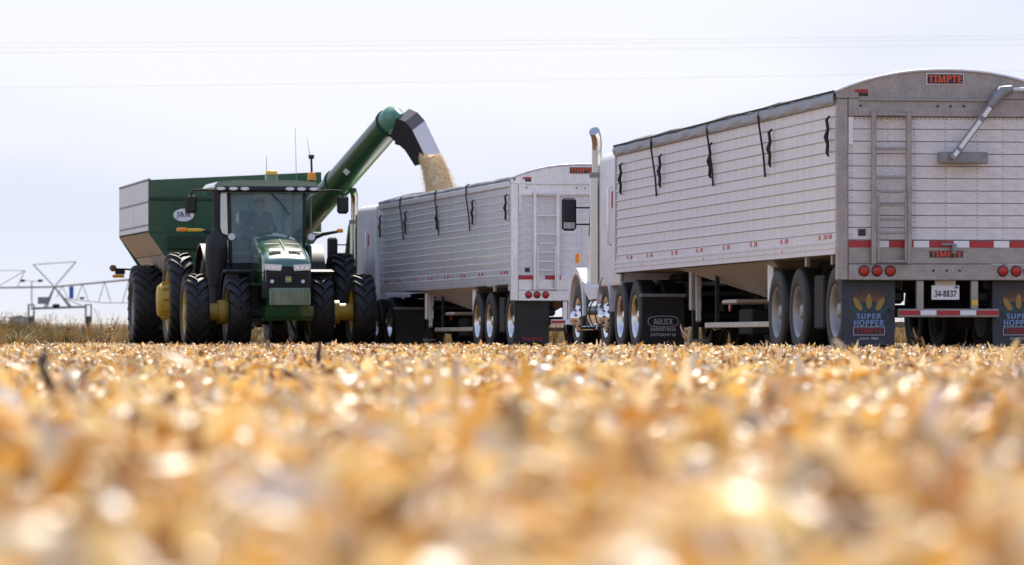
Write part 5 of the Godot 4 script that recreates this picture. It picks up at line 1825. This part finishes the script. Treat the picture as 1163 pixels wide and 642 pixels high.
func grain_stream(from: Vector3, to: Vector3) -> void:
	var t := thing("grain_stream", "stream of pale yellow corn pouring from the spout into the trailer", "corn grain", from, "", "stuff")
	var m := mat("corn_kernel", Color.WHITE, 0.55)
	m.vertex_color_use_as_albedo = true
	var d := to - from
	# ragged falling body: three twisted sheets of grain with gaps
	var nz := noise(FastNoiseLite.TYPE_SIMPLEX, 2.2, 4, 9)
	var core := MB.new()
	core.colored = true
	var rows := []
	for i in 29:
		var f := i / 28.0
		var c := Vector3(d.x * f, d.y * f * (0.55 + 0.45 * f), d.z * f)
		var line := []
		for j in 31:
			var a := TAU * j / 30.0
			var r := 1.0 + 0.28 * nz.get_noise_3d(cos(a) * 1.4, f * 5.0, sin(a) * 1.4) + 0.10 * nz.get_noise_3d(cos(a) * 6.0, f * 18.0, sin(a) * 6.0)
			line.append(c + Vector3(cos(a) * lerpf(0.185, 0.25, f), sin(a) * 0.03, sin(a) * lerpf(0.16, 0.22, f)) * r)
		rows.append(line)
	core.col = Color(0.78, 0.60, 0.36)
	core.grid(rows)
	part(t, "falling_mass", core, m).set_meta("kind", "stuff")
	var k := MB.new()
	k.box(Vector3.ZERO, Vector3(0.011, 0.014, 0.008), 0.003)
	var pl := []
	var tn := []
	for i in 16000:
		var f := rng.randf()
		var c := Vector3(d.x * f, d.y * f * (0.55 + 0.45 * f), d.z * f)
		var a := rng.randf() * TAU
		var r := 0.97 + absf(rng.randfn(0.0, 0.12 + 0.12 * f))
		var p := c + Vector3(cos(a) * lerpf(0.185, 0.25, f), rng.randfn(0, 0.03), sin(a) * lerpf(0.16, 0.22, f)) * r
		pl.append(Transform3D(Basis.from_euler(Vector3(rng.randf() * TAU, rng.randf() * TAU, 0)).scaled(Vector3.ONE * rng.randf_range(0.8, 1.4)), p))
		var g := rng.randf_range(0.8, 1.15)
		tn.append(Color(0.80 * g, 0.62 * g, 0.37 * g))
	for i in 5000:
		# grain bouncing up where it lands, thrown towards the far rail
		var f := rng.randf()
		var p := d + Vector3(0.10 + 0.34 * f + rng.randfn(0, 0.05), -0.12 + 0.42 * f * (1.25 - f) * 1.6 + rng.randfn(0, 0.06), rng.randfn(0, 0.16))
		pl.append(Transform3D(Basis.from_euler(Vector3(rng.randf() * TAU, rng.randf() * TAU, 0)).scaled(Vector3.ONE * rng.randf_range(0.8, 1.5)), p))
		var g := rng.randf_range(0.8, 1.15)
		tn.append(Color(0.80 * g, 0.62 * g, 0.38 * g))
	scatter(t, "kernel_spray", k.mesh(), m, pl, tn)

func sky_panorama() -> ImageTexture:
	var w := 1536
	var h := 768
	var f := noise(FastNoiseLite.TYPE_SIMPLEX_SMOOTH, 1.6, 5, 41)
	var im := Image.create(w, h, false, Image.FORMAT_RGBF)
	for y in h:
		var el := PI / 2 - PI * (y + 0.5) / h
		var s := sin(el)
		var base := Color(0.54, 0.565, 0.635).lerp(Color(0.15, 0.27, 0.62), clampf(pow(maxf(s, 0.0), 0.72), 0.0, 1.0))
		if s < 0.0:
			base = Color(0.60, 0.52, 0.42)
		for x in w:
			var c := base
			if s >= 0.0:
				var az := TAU * x / w
				var dir := Vector3(cos(az) * cos(el), s * 5.0, sin(az) * cos(el))
				var k := smoothstep(-0.22, 0.32, f.get_noise_3dv(dir * 1.3)) * (0.9 - 0.6 * s)
				c = c.lerp(Color(0.64, 0.645, 0.66), clampf(k, 0.0, 1.0))
			im.set_pixel(x, y, c)
	return ImageTexture.create_from_image(im)


func _ready() -> void:
	rng.seed = 20417
	lumps = noise(FastNoiseLite.TYPE_SIMPLEX_SMOOTH, 0.16, 3, 77)
	# --- camera: 216 mm lens on a 24 mm high picture, aperture f/5.2, focused on the machines
	var cam := Camera3D.new()
	cam.name = "camera"
	add_child(cam)
	cam.position = Vector3(0, 0.42, 0)
	cam.rotation.x = atan(46.0 / 5200.0)
	var lens := CameraAttributesPhysical.new()
	lens.frustum_focal_length = 24.0 / 2.0 / (321.0 / 5200.0)
	lens.frustum_near = 0.3
	lens.frustum_far = 6000.0
	lens.frustum_focus_distance = 62.0
	lens.exposure_aperture = 5.2
	cam.attributes = lens
	cam.current = true
	# --- sky and sun
	var env := Environment.new()
	env.background_mode = Environment.BG_SKY
	env.tonemap_mode = Environment.TONE_MAPPER_LINEAR
	env.tonemap_exposure = 1.55
	env.sdfgi_enabled = true
	env.ssao_enabled = true
	env.ssil_enabled = true
	var sky := Sky.new()
	var pan := PanoramaSkyMaterial.new()
	pan.panorama = sky_panorama()
	sky.sky_material = pan
	env.sky = sky
	var we := WorldEnvironment.new()
	we.name = "world_environment"
	we.environment = env
	add_child(we)
	var sun := DirectionalLight3D.new()
	sun.name = "sun"
	sun.light_energy = 1.6
	sun.light_color = Color(1.0, 0.96, 0.90)
	sun.light_angular_distance = 0.5
	sun.shadow_enabled = true
	add_child(sun)
	sun.look_at_from_position(Vector3(0.03, 0.74, -0.67) * 10.0, Vector3.ZERO)
	# --- materials
	make_materials()
	mat("plate_dark", lin(0.03, 0.03, 0.07), 0.5)
	mat("spout_slate", lin(0.06, 0.06, 0.075), 0.9)
	mat("spout_black", lin(0.022, 0.022, 0.028), 0.5)
	mat("spout_pale", lin(0.66, 0.66, 0.70), 0.4)
	mat("cart_pale", lin(0.10, 0.26, 0.19), 0.25)
	mat("cap_cloth", lin(0.02, 0.02, 0.025), 0.9)
	# --- setting
	build_ground()
	build_litter()
	build_weeds()
	# --- machines
	var g := func(d: float) -> float: return ground_y(0.0, d)
	var y1 := deg_to_rad(8.34)
	var y2 := deg_to_rad(10.7)
	var slope := -0.0035
	var p1 := Vector3(4.861, g.call(51.0), -51.18)
	var p2 := Vector3(1.214, g.call(78.7), -78.93)
	trailer("grain_trailer", "dull white hopper trailer with covered top and printed blue mud flaps", 14.8, p1, y1, slope, false)
	trailer("grain_trailer_001", "shiny aluminium hopper trailer being filled with corn by the auger", 14.4, p2, y2, slope, true)
	var f1 := Vector3(-sin(y1), -0.0035, -cos(y1))
	var f2 := Vector3(-sin(y2), -0.0035, -cos(y2))
	road_tractor("semi_truck", "white semi truck with chrome exhaust stacks coupled to the covered trailer", p1 + f1 * 13.8, y1, slope, false)
	road_tractor("semi_truck_001", "green semi truck with white sleeper, mostly hidden behind the farm tractor", p2 + f2 * 13.4 + Vector3(-0.1, 0, 0), y2 + 0.06, slope, true)
	var tr := farm_tractor(Vector3(-4.6, g.call(90.0), -90.0), deg_to_rad(10.0), -slope)
	driver(tr)
	var cart := grain_cart(Vector3(-5.89, g.call(98.0), -97.33), deg_to_rad(10.4))
	auger(cart, Vector3(-4.59, 2.32, -96.6), Vector3(-2.42, 4.52, -92.6))
	grain_stream(Vector3(-1.66, 3.78, -92.3), Vector3(-1.36, 2.72, -91.6))
	# --- far things
	irrigation_pivot()
	power_wires()
	far_shed()
	# --- single stalks and weeds
	stalk("dark brown bent stalk leaning in the litter, before the weeds", -1.24, 13.0, 0.25, -0.42, Color(0.07, 0.035, 0.02), 2, 0)
	stalk("dark upright stalk stub in front of the tractor", -1.12, 26.0, 0.24, 0.12, Color(0.13, 0.07, 0.035), 1, 1)
	stalk("pale tan stub standing before the tractor's front axle", -2.35, 44.0, 0.22, 0.05, Color(0.55, 0.42, 0.25), 2, 2)
	stalk("thin pale stalk standing before the truck's mud flap", 1.75, 46.0, 0.34, 0.1, Color(0.66, 0.55, 0.40), 2, 3)
	stalk("orange brown stalk leaning before the tailgate's underride bar", 4.0, 44.0, 0.25, -0.25, Color(0.50, 0.24, 0.06), 3, 4)
	stalk("long tan stalk arching before the second mud flap", 4.75, 45.0, 0.3, 0.9, Color(0.48, 0.28, 0.12), 2, 5)
	weed_plant("bare brown weed with forked twigs beside the cart wheel", -7.3, 98.0, 0.75, 0, Color(0.24, 0.14, 0.07))
	weed_plant("yellow bushy weed seen between the two trailers", 0.75, 86.0, 0.55, 1, Color(0.52, 0.38, 0.16))
	weed_plant("olive weed clump in front of the irrigation tower", -11.5, 112.0, 0.85, 2, Color(0.16, 0.15, 0.05))
	weed_plant("tall bare weed with thin dark twigs beside the irrigation tower", -10.1, 114.0, 1.05, 4, Color(0.10, 0.07, 0.05))
	weed_plant("small green weed at the foot of the irrigation tower's lamp mast", -11.0, 100.0, 0.72, 5, Color(0.17, 0.22, 0.05))
	weed_plant("golden weed just before the cart's big tyre", -8.2, 93.0, 0.5, 6, Color(0.50, 0.33, 0.12))
	weed_plant("dark weed clump below the irrigation tower's wheel", -12.3, 114.0, 0.75, 3, Color(0.12, 0.075, 0.05))
